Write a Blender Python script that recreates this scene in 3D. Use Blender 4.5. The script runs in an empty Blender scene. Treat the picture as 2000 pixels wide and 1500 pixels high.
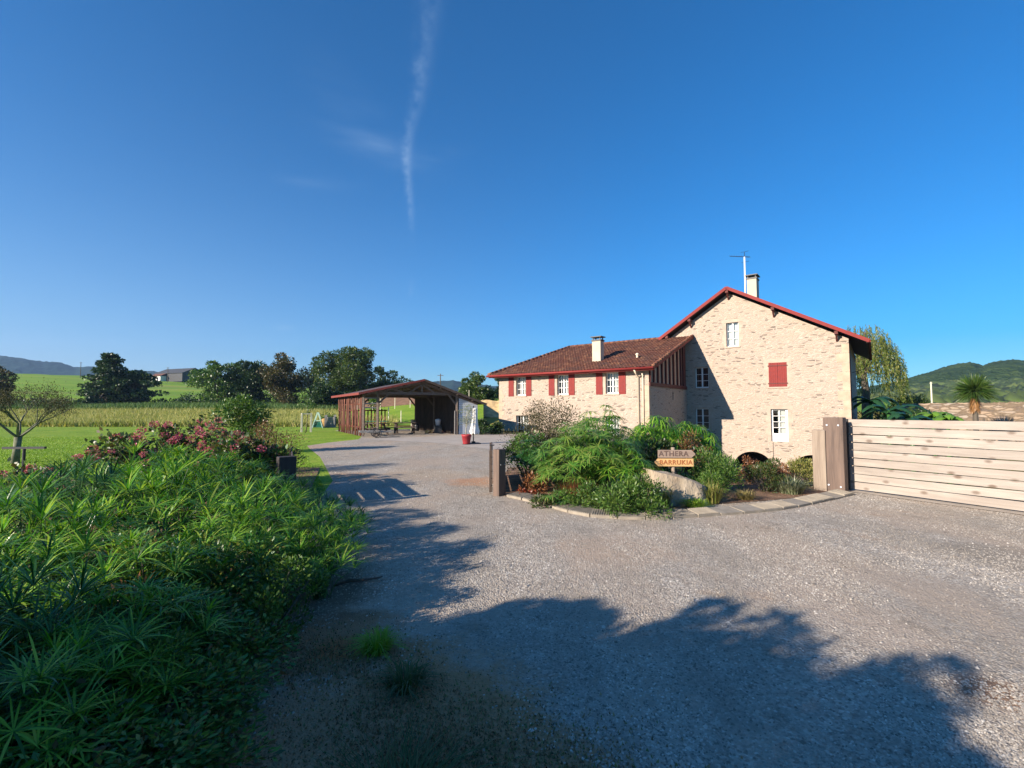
import bpy, math, random
import numpy as np
from mathutils import Vector, Matrix, noise
from mathutils.geometry import tessellate_polygon
R = math.radians
S = bpy.context.scene
C = S.collection
# ------------------------------------------------------------------ camera
FPX = 930.0; PITCH = math.atan(49/930); EYE = 1.6
cam = bpy.data.objects.new('camera', bpy.data.cameras.new('camera')); C.objects.link(cam)
cam.data.sensor_width = 36; cam.data.lens = 36*FPX/2000
cam.location = (0, 0, EYE); cam.rotation_euler = (R(90)+PITCH, 0, 0)
cam.data.clip_start = .05; cam.data.clip_end = 9000
S.camera = cam
# ------------------------------------------------------------------ light
SUN = Vector((.82, .572, -.368)).normalized()          # the way the light travels
EL = math.asin(-SUN.z); AZ = math.atan2(-SUN.x, -SUN.y)
W = bpy.data.worlds.new('World'); S.world = W; W.use_nodes = True
def build_world():
    nt = W.node_tree; n = nt.nodes; l = nt.links; n.clear()
    out = n.new('ShaderNodeOutputWorld'); bg = n.new('ShaderNodeBackground')
    sky = n.new('ShaderNodeTexSky'); sky.sky_type = 'NISHITA'; sky.sun_disc = False
    sky.sun_elevation = EL; sky.sun_rotation = AZ % (2*math.pi)
    sky.air_density = 1.0; sky.dust_density = .3; sky.ozone_density = 4.0
    hs = n.new('ShaderNodeHueSaturation'); hs.inputs['Saturation'].default_value = 1.34
    hs.inputs['Value'].default_value = 1.0
    tint = n.new('ShaderNodeMix'); tint.data_type = 'RGBA'; tint.blend_type = 'MULTIPLY'; tint.inputs[0].default_value = 1; tint.inputs[7].default_value = (.65, .94, 1.17, 1)
    l.new(sky.outputs[0], tint.inputs[6]); l.new(tint.outputs[2], hs.inputs['Color'])
    # vapour trail and cirrus wisps: functions of the direction in the sky
    tc = n.new('ShaderNodeTexCoord'); sp = n.new('ShaderNodeSeparateXYZ'); l.new(tc.outputs['Generated'], sp.inputs[0])
    def m(op, a, b=None, clamp=False):
        k = n.new('ShaderNodeMath'); k.operation = op; k.use_clamp = clamp
        for i, q in enumerate((a, b)):
            if q is None: continue
            if isinstance(q, (int, float)): k.inputs[i].default_value = q
            else: l.new(q, k.inputs[i])
        return k.outputs[0]
    yy = m('MAXIMUM', sp.outputs[1], .05)
    u = m('DIVIDE', sp.outputs[0], yy); v = m('DIVIDE', sp.outputs[2], yy)
    def curve(pts):
        c = n.new('ShaderNodeFloatCurve'); cv = c.mapping.curves[0]
        while len(cv.points) > 2: cv.points.remove(cv.points[1])
        cv.points[0].location = pts[0]; cv.points[1].location = pts[-1]
        for p in pts[1:-1]: cv.points.new(*p)
        c.mapping.update(); l.new(v, c.inputs['Value']); return c.outputs[0]
    def ang(px, py):
        a = (px-1000)/FPX; b = (750-py)/FPX; y = math.cos(PITCH)-b*math.sin(PITCH)
        return a/y, (math.sin(PITCH)+b*math.cos(PITCH))/y
    P = [ang(*q) for q in ((802, 590), (806, 480), (801, 400), (795, 320), (797, 270), (816, 200), (826, 120), (836, 50), (846, -40))]
    u0 = curve([(p[1], p[0]+.5) for p in P])            # centre line, shifted into 0..1
    amp = curve([(0, 0), (.23, .0), (.25, .12), (.30, .0), (.36, .05), (.42, .34), (.5, .55), (.56, .5), (.64, .22), (.72, .28), (.85, .2), (1, .2)])
    wd = curve([(0, .1), (.4, .1), (.55, .16), (.75, .3), (1, .5)])
    nz = n.new('ShaderNodeTexNoise'); nz.inputs['Scale'].default_value = 60; nz.inputs['Detail'].default_value = 5
    l.new(tc.outputs['Generated'], nz.inputs['Vector'])
    nf = nz.outputs[0]
    du = m('SUBTRACT', m('ADD', u, .5), u0)
    du = m('ADD', du, m('MULTIPLY', m('SUBTRACT', nf, .5), .02))
    q = m('DIVIDE', du, m('MULTIPLY', wd, .062))
    g = m('EXPONENT', m('MULTIPLY', m('MULTIPLY', q, q), -1))
    trail = m('MULTIPLY', m('MULTIPLY', g, amp), m('MULTIPLY', m('SUBTRACT', nf, .22), 2.6))
    # wisps crossing the trail
    def wisp(px, py, sx, sy, sl, k):
        a, b = ang(px, py)
        x = m('DIVIDE', m('SUBTRACT', u, a), sx)
        y = m('DIVIDE', m('SUBTRACT', m('SUBTRACT', v, b), m('MULTIPLY', m('SUBTRACT', u, a), sl)), sy)
        e = m('EXPONENT', m('MULTIPLY', m('ADD', m('MULTIPLY', x, x), m('MULTIPLY', y, y)), -1))
        return m('MULTIPLY', m('MULTIPLY', e, k), nw)
    mp = n.new('ShaderNodeMapping'); mp.inputs['Scale'].default_value = (6, 6, 30); l.new(tc.outputs['Generated'], mp.inputs[0])
    n2 = n.new('ShaderNodeTexNoise'); n2.inputs['Scale'].default_value = 1.5; n2.inputs['Detail'].default_value = 6
    l.new(mp.outputs[0], n2.inputs['Vector']); nw = m('MULTIPLY', m('SUBTRACT', n2.outputs[0], .3), 2.2, True)
    tot = m('ADD', trail, wisp(735, 285, .10, .03, -.35, .26))
    tot = m('ADD', tot, wisp(845, 306, .06, .014, .18, .22))
    tot = m('ADD', tot, wisp(680, 200, .09, .06, -.8, .12))
    tot = m('ADD', tot, wisp(600, 355, .08, .014, -.1, .14))
    tot = m('ADD', tot, wisp(555, 640, .02, .006, 0, .5), )
    tot = m('ADD', tot, wisp(1850, 705, .25, .05, 0, .18))
    tot = m('MULTIPLY', tot, .42, True)
    mx = n.new('ShaderNodeMix'); mx.data_type = 'RGBA'; l.new(tot, mx.inputs[0])
    l.new(hs.outputs[0], mx.inputs[6]); mx.inputs[7].default_value = (4.2, 5.6, 7.2, 1)
    el = m('MAXIMUM', sp.outputs[2], 0.0)
    hz = m('EXPONENT', m('MULTIPLY', el, -6.5))
    lf = m('MULTIPLY', m('SUBTRACT', .25, sp.outputs[0]), .95, True)
    hz = m('MULTIPLY', hz, m('ADD', m('MULTIPLY', lf, .95), .22), True)
    hm = n.new('ShaderNodeMix'); hm.data_type = 'RGBA'; l.new(hz, hm.inputs[0]); l.new(mx.outputs[2], hm.inputs[6]); hm.inputs[7].default_value = (3.3, 4.3, 5.5, 1)
    l.new(hm.outputs[2], bg.inputs[0]); bg.inputs[1].default_value = .067
    l.new(bg.outputs[0], out.inputs[0])
build_world()
sun = bpy.data.objects.new('sun', bpy.data.lights.new('sun', 'SUN')); C.objects.link(sun)
sun.data.energy = 5.0; sun.data.angle = R(.5); sun.data.color = (1, .87, .73)
sun.rotation_euler = SUN.to_track_quat('-Z', 'Y').to_euler(); sun.location = (-20, -15, 30)
S.view_settings.view_transform = 'Standard'; S.view_settings.look = 'None'
S.view_settings.exposure = 1.15; S.view_settings.gamma = 1
# ------------------------------------------------------------------ helpers
def ray(px, py):
    a = (px-1000)/FPX; b = (750-py)/FPX
    return Vector((a, math.cos(PITCH)-b*math.sin(PITCH), math.sin(PITCH)+b*math.cos(PITCH)))
def G(px, py, z=0.):
    r = ray(px, py); t = (z-EYE)/r.z; return Vector((r.x*t, r.y*t, z))
def AT(px, py, Y):
    r = ray(px, py)*1; t = Y/r.y; return Vector((r.x*t, Y, EYE+r.z*t))
def tag(o, label=None, cat=None, group=None, kind=None):
    if label: o['label'] = label
    if cat: o['category'] = cat
    if group: o['group'] = group
    if kind: o['kind'] = kind
    return o
def thing(name, label, cat, loc=(0, 0, 0), rz=0, group=None):
    o = bpy.data.objects.new(name, None); C.objects.link(o); o.empty_display_size = .2
    o.location = loc; o.rotation_euler = (0, 0, rz); return tag(o, label, cat, group)
def npmesh(name, V, F, mat, parent=None, smooth=False, F3=None):
    V = np.asarray(V, dtype=np.float32); F = np.asarray(F, dtype=np.int32)
    me = bpy.data.meshes.new(name); me.vertices.add(len(V)); me.vertices.foreach_set('co', V.ravel())
    k = F.shape[1]; idx = F.ravel(); tot = np.full(len(F), k, np.int32)
    if F3 is not None and len(F3):
        F3 = np.asarray(F3, np.int32); idx = np.concatenate([idx, F3.ravel()]); tot = np.concatenate([tot, np.full(len(F3), 3, np.int32)])
    me.loops.add(len(idx)); me.loops.foreach_set('vertex_index', idx)
    me.polygons.add(len(tot)); me.polygons.foreach_set('loop_start', np.concatenate([[0], np.cumsum(tot)[:-1]]).astype(np.int32))
    me.polygons.foreach_set('loop_total', tot)
    me.update(calc_edges=True)
    if smooth: me.polygons.foreach_set('use_smooth', np.ones(len(tot), bool))
    me.materials.append(mat)
    o = bpy.data.objects.new(name, me); C.objects.link(o); o.parent = parent; return o
class MB:
    def __init__(s): s.v = []; s.f = []
    def add(s, vs, fs):
        k = len(s.v); s.v += [tuple(v) for v in vs]; s.f += [tuple(i+k for i in f) for f in fs]
    def box(s, c, d, rz=0, M=None, taper=1):
        x, y, z = d[0]/2, d[1]/2, d[2]/2
        vs = [Vector((sx*x*(taper if sz > 0 else 1), sy*y*(taper if sz > 0 else 1), sz*z)) for sz in (-1, 1) for sx, sy in ((-1, -1), (1, -1), (1, 1), (-1, 1))]
        m = M if M is not None else Matrix.Rotation(rz, 3, 'Z')
        s.add([m @ v + Vector(c) for v in vs], [(3, 2, 1, 0), (4, 5, 6, 7), (0, 1, 5, 4), (1, 2, 6, 5), (2, 3, 7, 6), (3, 0, 4, 7)])
    def b2(s, a, b):   # box by corners
        s.box([(a[i]+b[i])/2 for i in range(3)], [abs(b[i]-a[i]) for i in range(3)])
    def bar(s, p, q, w, t, up=(0, 0, 1)):
        p = Vector(p); q = Vector(q); d = (q-p); L = d.length; d.normalize(); u = Vector(up)
        if abs(d.dot(u)) > .98: u = Vector((1, 0, 0))
        sd = d.cross(u).normalized(); u = sd.cross(d)
        s.box((p+q)/2, (L, w, t), M=Matrix((d, sd, u)).transposed())
    def tube(s, pts, rad, n=6, cap=True):
        pts = [Vector(p) for p in pts]; k = len(s.v)
        if not hasattr(rad, '__len__'): rad = [rad]*len(pts)
        for i, p in enumerate(pts):
            d = (pts[min(i+1, len(pts)-1)]-pts[max(i-1, 0)]).normalized()
            a = Vector((0, 0, 1)) if abs(d.z) < .9 else Vector((1, 0, 0))
            e = d.cross(a).normalized(); f = d.cross(e)
            for j in range(n):
                t = 2*math.pi*j/n; s.v.append(tuple(p+(e*math.cos(t)+f*math.sin(t))*rad[i]))
        for i in range(len(pts)-1):
            for j in range(n):
                s.f.append((k+i*n+j, k+i*n+(j+1) % n, k+(i+1)*n+(j+1) % n, k+(i+1)*n+j))
        if cap: s.f.append(tuple(k+j for j in range(n))[::-1]); s.f.append(tuple(k+(len(pts)-1)*n+j for j in range(n)))
    def lathe(s, prof, c=(0, 0, 0), n=20):
        k = len(s.v)
        for r, z in prof:
            for j in range(n): t = 2*math.pi*j/n; s.v.append((c[0]+r*math.cos(t), c[1]+r*math.sin(t), c[2]+z))
        for i in range(len(prof)-1):
            for j in range(n): s.f.append((k+i*n+j, k+i*n+(j+1) % n, k+(i+1)*n+(j+1) % n, k+(i+1)*n+j))
        s.f.append(tuple(k+j for j in range(n))[::-1]); s.f.append(tuple(k+(len(prof)-1)*n+j for j in range(n)))
    def poly(s, outer, holes=(), f=lambda p: (p[0], p[1], 0)):
        loops = [[Vector((p[0], p[1], 0)) for p in q] for q in [outer]+list(holes)]
        tri = tessellate_polygon(loops); flat = [p for q in loops for p in q]
        s.add([f((p.x, p.y)) for p in flat], tri)
    def build(s, name, mat, parent=None, smooth=False, bevel=0):
        me = bpy.data.meshes.new(name); me.from_pydata(s.v, [], s.f); me.update()
        if smooth:
            for p in me.polygons: p.use_smooth = True
        me.materials.append(mat); o = bpy.data.objects.new(name, me); C.objects.link(o); o.parent = parent
        if bevel:
            b = o.modifiers.new('bevel', 'BEVEL'); b.width = bevel; b.segments = 2; b.limit_method = 'ANGLE'
        return o
def copy_tree(o, parent=None):
    c = o.copy(); C.objects.link(c); c.parent = parent
    for ch in o.children: copy_tree(ch, c)
    return c
# ------------------------------------------------------------------ materials
class NT:
    def __init__(s, name):
        s.m = bpy.data.materials.new(name); s.m.use_nodes = True; s.t = s.m.node_tree; s.n = s.t.nodes; s.n.clear()
        s.out = s.n.new('ShaderNodeOutputMaterial')
        s.tc = s.n.new('ShaderNodeTexCoord')
    def l(s, a, b): s.t.links.new(a, b)
    def set(s, sock, v):
        if isinstance(v, bpy.types.NodeSocket): s.l(v, sock)
        elif isinstance(v, (tuple, list)) and len(v) == 3 and sock.type == 'RGBA': sock.default_value = (*v, 1)
        else: sock.default_value = v
    def coord(s, scale=(1, 1, 1), kind='Object', rot=(0, 0, 0)):
        mp = s.n.new('ShaderNodeMapping'); mp.inputs['Scale'].default_value = scale; mp.inputs['Rotation'].default_value = rot
        s.l(s.tc.outputs[kind], mp.inputs[0]); return mp.outputs[0]
    def noise(s, vec, scale, detail=4, rough=.5, dist=0, out=0):
        k = s.n.new('ShaderNodeTexNoise'); s.l(vec, k.inputs['Vector']); k.inputs['Scale'].default_value = scale
        k.inputs['Detail'].default_value = detail; k.inputs['Roughness'].default_value = rough; k.inputs['Distortion'].default_value = dist
        return k.outputs[out]
    def vor(s, vec, scale, feat='F1', out=0, rnd=1):
        k = s.n.new('ShaderNodeTexVoronoi'); k.feature = feat; s.l(vec, k.inputs['Vector']); k.inputs['Scale'].default_value = scale
        k.inputs['Randomness'].default_value = rnd; return k.outputs[out]
    def ramp(s, fac, pts, const=False):
        k = s.n.new('ShaderNodeValToRGB'); e = k.color_ramp.elements
        if const: k.color_ramp.interpolation = 'CONSTANT'
        while len(e) < len(pts): e.new(.5)
        for i, (p, c) in enumerate(pts):
            e[i].position = p; e[i].color = (*c, 1) if not isinstance(c, (int, float)) else (c, c, c, 1)
        s.l(fac, k.inputs[0]); return k.outputs[0]
    def mix(s, fac, a, b, mode='MIX'):
        k = s.n.new('ShaderNodeMix'); k.data_type = 'RGBA'; k.blend_type = mode
        s.set(k.inputs[0], fac); s.set(k.inputs[6], a); s.set(k.inputs[7], b); return k.outputs[2]
    def math(s, op, a, b=0., clamp=False):
        k = s.n.new('ShaderNodeMath'); k.operation = op; k.use_clamp = clamp; s.set(k.inputs[0], a); s.set(k.inputs[1], b); return k.outputs[0]
    def bump(s, h, st=.5, d=.02, nrm=None):
        k = s.n.new('ShaderNodeBump'); k.inputs['Strength'].default_value = st; k.inputs['Distance'].default_value = d; s.l(h, k.inputs['Height'])
        if nrm is not None: s.l(nrm, k.inputs['Normal'])
        return k.outputs[0]
    def pr(s, col, rough=.8, nrm=None, metal=0, spec=.5):
        p = s.n.new('ShaderNodeBsdfPrincipled'); s.set(p.inputs['Base Color'], col); s.set(p.inputs['Roughness'], rough)
        p.inputs['Metallic'].default_value = metal; p.inputs['Specular IOR Level'].default_value = spec
        if nrm is not None: s.l(nrm, p.inputs['Normal'])
        return p.outputs[0]
    def end(s, sh): s.l(sh, s.out.inputs[0]); return s.m
def plain(name, col, rough=.7, var=.15, scale=6, metal=0, bump=.15, stretch=(1, 1, 1)):
    k = NT(name); v = k.noise(k.coord(stretch), scale, 5)
    a = tuple(c*(1-var) for c in col); b = tuple(min(1, c*(1+var)) for c in col)
    return k.end(k.pr(k.ramp(v, [(.3, a), (.7, b)]), rough, k.bump(v, bump, .01), metal))
def leafmat(name, cols, trans=.35, rough=.42, big=1.2):
    k = NT(name); g = k.n.new('ShaderNodeNewGeometry')
    c = k.ramp(g.outputs['Random Per Island'], [(i/max(1, len(cols)-1), q) for i, q in enumerate(cols)])
    nz = k.noise(k.coord(), big, 2)
    c = k.mix(k.ramp(nz, [(.35, 0.), (.65, .55)]), c, k.mix(1., c, (.55, .62, .5), 'MULTIPLY'))
    p = k.pr(c, rough, spec=.5); t = k.n.new('ShaderNodeBsdfTranslucent'); k.l(k.mix(1., c, (1.1, 1.15, .6), 'MULTIPLY'), t.inputs[0])
    m = k.n.new('ShaderNodeMixShader'); m.inputs[0].default_value = trans; k.l(p, m.inputs[1]); k.l(t.outputs[0], m.inputs[2])
    return k.end(m.outputs[0])
def wood(name, light, dark, axis=0, scale=1, knots=False, rough=.75, knotcol=(.2, .12, .07)):
    k = NT(name); st = [9, 9, 9]; st[axis] = .7
    v = k.noise(k.coord(tuple(q*scale for q in st)), 2.2, 6, .6, .6)
    g = k.n.new('ShaderNodeNewGeometry')
    c = k.ramp(v, [(.25, dark), (.7, light)])
    c = k.mix(1., c, k.ramp(g.outputs['Random Per Island'], [(0, .78), (1, 1.)]), 'MULTIPLY')
    if knots:
        s2 = [7.5*scale]*3; s2[axis] = 4.2*scale
        d = k.vor(k.coord(tuple(s2)), 1, 'F1')
        c = k.mix(k.ramp(d, [(.10, .9), (.24, .0)]), c, knotcol)
        c = k.mix(k.ramp(k.noise(k.coord((.7, .7, 3)), 1.3, 4), [(.42, 0.), (.7, .65)]), c, dark)
    return k.end(k.pr(c, rough, k.bump(v, .25, .006)))
def stone_wall(name, light, mortar, dark, sc=(1.9, 1.9, 7.2), pink=(.6, .4, .32), darkfrac=.1):
    k = NT(name); co = k.coord()
    d = k.noise(co, 2.2, 2, out=1)
    vm = k.n.new('ShaderNodeVectorMath'); vm.operation = 'MULTIPLY_ADD'; k.l(d, vm.inputs[0]); vm.inputs[1].default_value = (.35, .35, .12); k.l(co, vm.inputs[2])
    mp = k.n.new('ShaderNodeMapping'); mp.inputs['Scale'].default_value = sc; k.l(vm.outputs[0], mp.inputs[0])
    cell = k.vor(mp.outputs[0], 1, 'F1', 1, .95); edge = k.vor(mp.outputs[0], 1, 'DISTANCE_TO_EDGE', 0, .95)
    sx = k.n.new('ShaderNodeSeparateColor'); k.l(cell, sx.inputs[0])
    c = k.mix(k.ramp(sx.outputs[0], [(.0, 0.), (1, .6)]), light, pink)
    c = k.mix(k.ramp(sx.outputs[1], [(.5, 0.), (1, .7)]), c, (.33, .305, .265))
    c = k.mix(k.ramp(sx.outputs[2], [(1-darkfrac-.02, 0.), (1-darkfrac, .6), (1, .9)]), c, dark)
    fine = k.noise(co, 16, 5)
    c = k.mix(k.ramp(fine, [(.3, .3), (.7, 0.)]), c, (.36, .27, .2))
    crev = k.ramp(k.noise(k.coord((2.2, 2.2, 7)), 2.0, 4, .6), [(.57, 0.), (.62, 1.)])
    em = k.ramp(edge, [(.0, 1.), (.085, .9), (.14, 0.)])
    c = k.mix(em, c, mortar)
    thin = k.math('MULTIPLY', k.ramp(edge, [(.015, 1.), (.06, 0.)]), crev)
    c = k.mix(k.math('MULTIPLY', thin, .8), c, tuple(q*.8 for q in dark))
    c = k.mix(k.ramp(k.noise(co, .5, 3), [(.45, .0), (.75, .4)]), c, mortar)
    b = k.bump(k.ramp(edge, [(0, 0.), (.16, 1.)]), .7, .03); b = k.bump(fine, .5, .02, b)
    return k.end(k.pr(c, .92, b, spec=.2))
M = {}
M['stone'] = stone_wall('rubble_stone', (.415, .34, .27), (.45, .37, .30), (.06, .055, .05), (3.2, 3.2, 12.5), (.41, .295, .225), .10)
M['stone_dry'] = stone_wall('dry_stone', (.30, .24, .17), (.16, .12, .08), (.06, .05, .045), (1.5, 1.5, 5), (.34, .22, .14), .2)
M['surround'] = plain('cut_stone', (.40, .315, .245), .9, .14, 3)
M['quoin'] = plain('quoin_stone', (.43, .32, .23), .9, .2, 2)
M['red'] = plain('red_paint', (.19, .014, .010), .75, .12, 4)
M['redbeam'] = wood('red_timber', (.14, .026, .018), (.07, .016, .012), 2)
M['white'] = plain('white_paint', (.78, .77, .74), .5, .05, 3)
M['cream'] = plain('cream_render', (.46, .41, .31), .9, .1, 2)
M['infill'] = plain('pink_render', (.50, .33, .23), .9, .12, 3)
M['pipe'] = plain('cream_plastic', (.66, .56, .42), .45, .05, 2)
M['dark'] = plain('dark_metal', (.022, .022, .024), .5, .2)
M['soffit'] = wood('soffit_wood', (.10, .05, .035), (.05, .025, .018), 1)
M['room'] = plain('room_dark', (.045, .04, .035), .9)
M['curtain'] = plain('curtain_cloth', (.70, .68, .64), .95, .12, 9, stretch=(6, 1, .3))
M['oldwood'] = wood('old_wood', (.11, .075, .055), (.035, .024, .018), 2)
M['shadewood'] = wood('shaded_wood', (.05, .038, .034), (.02, .016, .015), 2)
M['beamwood'] = wood('beam_wood', (.19, .14, .11), (.07, .05, .04), 0)
M['log'] = wood('log_wood', (.26, .085, .05), (.08, .03, .02), 2)
M['bark'] = wood('tree_bark', (.14, .115, .085), (.05, .04, .03), 2, .6)
M['palebark'] = plain('pale_bark', (.30, .29, .22), .9, .35, 9)
M['mossbark'] = plain('mossy_bark', (.13, .135, .085), .9, .4, 9)
M['pine'] = wood('weathered_pine', (.42, .37, .315), (.25, .21, .175), 0, .8, True, knotcol=(.12, .08, .055))
M['sleeper'] = wood('sleeper_wood', (.20, .135, .10), (.075, .05, .04), 2, .8)
M['sleeper2'] = wood('pale_sleeper', (.36, .285, .215), (.19, .14, .10), 2, .8)
M['siding'] = plain('white_siding', (.55, .58, .63), .6, .08, 2)
M['pot'] = plain('red_pot', (.30, .022, .028), .6, .12, 4)
M['cloth'] = plain('parasol_cloth', (.74, .72, .68), .9, .06, 8)
M['green'] = plain('green_plastic', (.01, .14, .10), .5, .1)
M['palegreen'] = plain('pale_green_paint', (.50, .68, .56), .5, .08)
M['whitewood'] = plain('pale_post', (.62, .58, .44), .8, .15, 8)
M['straw'] = plain('straw_barrel', (.42, .24, .08), .8, .2)
M['concrete'] = plain('paving_concrete', (.37, .325, .275), .9, .12, 1.2)
M['kerb'] = plain('kerb_tile', (.265, .23, .18), .9, .2, 7, bump=.4)
M['slab'] = plain('pale_slab', (.36, .31, .25), .9, .15, 3)
M['grey'] = plain('grey_wood', (.22, .21, .20), .8, .2, 6)
M['yellow'] = plain('new_timber', (.66, .42, .15), .7, .1)
M['signgrey'] = wood('weathered_board', (.36, .27, .21), (.20, .14, .11), 0, 1.5)
M['signyellow'] = wood('fresh_board', (.68, .43, .19), (.48, .28, .11), 0, 1.5)
M['letterdark'] = plain('dark_lettering', (.11, .07, .055), .8)
M['letterred'] = plain('orange_lettering', (.30, .10, .03), .8)
M['barnroof'] = plain('barn_sheet_roof', (.09, .055, .045), .7, .2)
M['barnred'] = plain('barn_red_edge', (.17, .03, .022), .8, .2)
def boulder_mat():
    k = NT('boulder_stone'); a = k.noise(k.coord(), 3, 7, .6, .4); b = k.noise(k.coord((3, 3, 1)), 14, 5)
    c = k.ramp(a, [(.3, (.27, .20, .13)), (.55, (.38, .31, .22)), (.75, (.42, .35, .27))])
    return k.end(k.pr(c, .95, k.bump(b, .6, .02, k.bump(a, .6, .06))))
M['boulder'] = boulder_mat()
def tile_mat():
    k = NT('clay_roof_tile'); mp = k.coord((4.4, 2.9, 1)); c = k.vor(mp, 1, 'F1', 1, .6)
    s = k.n.new('ShaderNodeSeparateColor'); k.l(c, s.inputs[0])
    col = k.ramp(s.outputs[0], [(0, (.10, .034, .02)), (.5, (.145, .05, .027)), (.85, (.19, .072, .036)), (1, (.26, .12, .06))])
    col = k.mix(k.ramp(k.noise(k.coord(), .9, 4), [(.45, 0.), (.7, .5)]), col, (.09, .06, .045))
    return k.end(k.pr(col, .85, k.bump(k.noise(k.coord(), 30, 3), .3, .01)))
M['tile'] = tile_mat()
def glass_mat():
    k = NT('window_glass'); f = k.n.new('ShaderNodeFresnel'); f.inputs[0].default_value = 1.5
    a = k.n.new('ShaderNodeBsdfTransparent'); a.inputs[0].default_value = (.85, .9, .9, 1); g = k.n.new('ShaderNodeBsdfGlossy'); g.inputs['Roughness'].default_value = .03
    m = k.n.new('ShaderNodeMixShader'); k.l(k.math('ADD', f.outputs[0], .10), m.inputs[0]); k.l(a.outputs[0], m.inputs[1]); k.l(g.outputs[0], m.inputs[2])
    return k.end(m.outputs[0])
M['glass'] = glass_mat()
def gravel_mat():
    k = NT('gravel'); co = k.coord()
    cell = k.vor(co, 62, 'F1', 1); s = k.n.new('ShaderNodeSeparateColor'); k.l(cell, s.inputs[0])
    c = k.ramp(s.outputs[0], [(0, (.20, .175, .15)), (.22, (.36, .32, .27)), (.6, (.45, .405, .34)), (.88, (.53, .48, .405)), (1, (.64, .59, .51))])
    big = k.noise(co, 9, 5, .65); c = k.mix(k.ramp(big, [(.35, .55), (.6, 0.)]), c, (.22, .185, .15)); c = k.mix(k.ramp(k.noise(k.coord((1, .5, 1), rot=(0, 0, .5)), 1.1, 6, .7), [(.42, .5), (.6, 0.)]), c, (.26, .225, .18))
    # compacted bare lanes, earth stains and one painted sunlit patch
    lane = k.noise(k.coord((.55, .22, 1), rot=(0, 0, .5)), 1.6, 5, .6, .4)
    c = k.mix(k.ramp(lane, [(.45, 0.), (.6, .75)]), c, (.40, .32, .245))
    e = k.noise(co, .75, 6, .65); em = k.ramp(e, [(.60, 0.), (.72, .45)])
    c = k.mix(em, c, (.36, .22, .13))
    dk = k.noise(k.coord((1, 1, 1)), 1.9, 6, .7); c = k.mix(k.ramp(dk, [(.58, 0.), (.70, .65)]), c, (.15, .13, .10))
    warp = k.noise(co, 2.2, 6, .7)
    def spot(c, x, y, r, col, a):
        v = k.n.new('ShaderNodeVectorMath'); v.operation = 'DISTANCE'; k.l(co, v.inputs[0]); v.inputs[1].default_value = (x, y, 0)
        q = k.math('ADD', k.math('DIVIDE', v.outputs['Value'], r), k.math('MULTIPLY', k.math('SUBTRACT', warp, .5), 1.6))
        return k.mix(k.ramp(q, [(.55, a), (1., 0.)]), c, col)
    for x, y, r, col, a in ((-.55, 2.55, .95, (.36, .20, .10), .97), (.1, 2.1, .55, (.36, .21, .11), .9), (-1.3, 3.3, .7, (.30, .17, .09), .95), (-1.0, 2.2, .7, (.34, .2, .11), .95),
                            (-1.15, 3.25, .22, (.36, .14, .05), .8), (-.75, 10.6, .8, (.44, .23, .12), .75), (-3.9, 11.3, .9, (.40, .25, .15), .7), (-3.3, 8.4, .9, (.30, .2, .13), .6),  # the small orange spot is a patch of sunlight painted on the soil
                            (-8.3, 19.7, 2.0, (.45, .29, .21), .6), (2.7, 2.75, .25, (.2, .11, .06), .8), (-2.2, 11.8, 1.2, (.40, .30, .2), .5), (1.2, 5.5, .8, (.43, .32, .23), .5), (-1.9, 4.2, .9, (.12, .09, .065), .8), (5.3, 5.2, .7, (.2, .17, .13), .5)):
        c = spot(c, x, y, r, col, a)
    h = k.vor(co, 62, 'F1', 0); b = k.bump(k.ramp(h, [(0, 1.), (.6, 0.)]), .8, .012); b = k.bump(big, .5, .03, b)
    return k.end(k.pr(c, .95, b, spec=.25))
M['gravel'] = gravel_mat()
def soil_mat():
    k = NT('bed_soil'); co = k.coord(); c = k.ramp(k.noise(co, 3.5, 7, .7), [(.3, (.07, .04, .025)), (.52, (.20, .11, .06)), (.72, (.36, .22, .13))])
    return k.end(k.pr(c, .95, k.bump(k.noise(co, 28, 6), .9, .03)))
M['soil'] = soil_mat()
def lawn_mat():
    k = NT('mown_lawn'); co = k.coord(); a = k.noise(co, .5, 6, .6); b = k.noise(k.coord((1, .35, 1)), 7, 5, .7)
    c = k.ramp(a, [(.3, (.16, .27, .02)), (.5, (.22, .34, .03)), (.72, (.34, .39, .05))])
    c = k.mix(k.ramp(b, [(.3, .5), (.6, 0.)]), c, (.07, .13, .015))
    c = k.mix(k.ramp(k.noise(co, 1.7, 5, .7), [(.62, 0.), (.75, .6)]), c, (.22, .15, .06))
    return k.end(k.pr(c, .9, k.bump(b, 1, .06), spec=.15))
M['lawn'] = lawn_mat()
def ground_mat():
    k = NT('country_ground'); co = k.coord(); s = k.n.new('ShaderNodeSeparateXYZ'); k.l(co, s.inputs[0]); y = k.math('ADD', s.outputs[1], k.math('MULTIPLY', k.math('SUBTRACT', k.noise(co, .08, 4), .5), 7))
    a = k.noise(k.coord((.5, 1, 1)), .25, 6, .7)
    crop = k.ramp(a, [(.3, (.16, .17, .03)), (.6, (.30, .24, .05))])
    past = k.ramp(k.noise(k.coord((.25, 1, .1)), .05, 7, .65), [(.3, (.11, .22, .02)), (.5, (.18, .30, .03)), (.7, (.28, .33, .05))])
    past = k.mix(k.ramp(k.noise(k.coord((.1, .6, .1)), .12, 3), [(.55, 0.), (.68, .5)]), past, (.22, .2, .08))
    earth = k.ramp(a, [(.3, (.05, .05, .02)), (.6, (.11, .10, .04))])
    c = k.mix(k.math('GREATER_THAN', y, 40.), earth, crop)
    c = k.mix(k.ramp(k.math('DIVIDE', y, 200.), [(.45, 0.), (.48, 1.)]), c, past)
    return k.end(k.pr(c, .95, k.bump(a, .6, .3), spec=.1))
M['ground'] = ground_mat()
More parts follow.
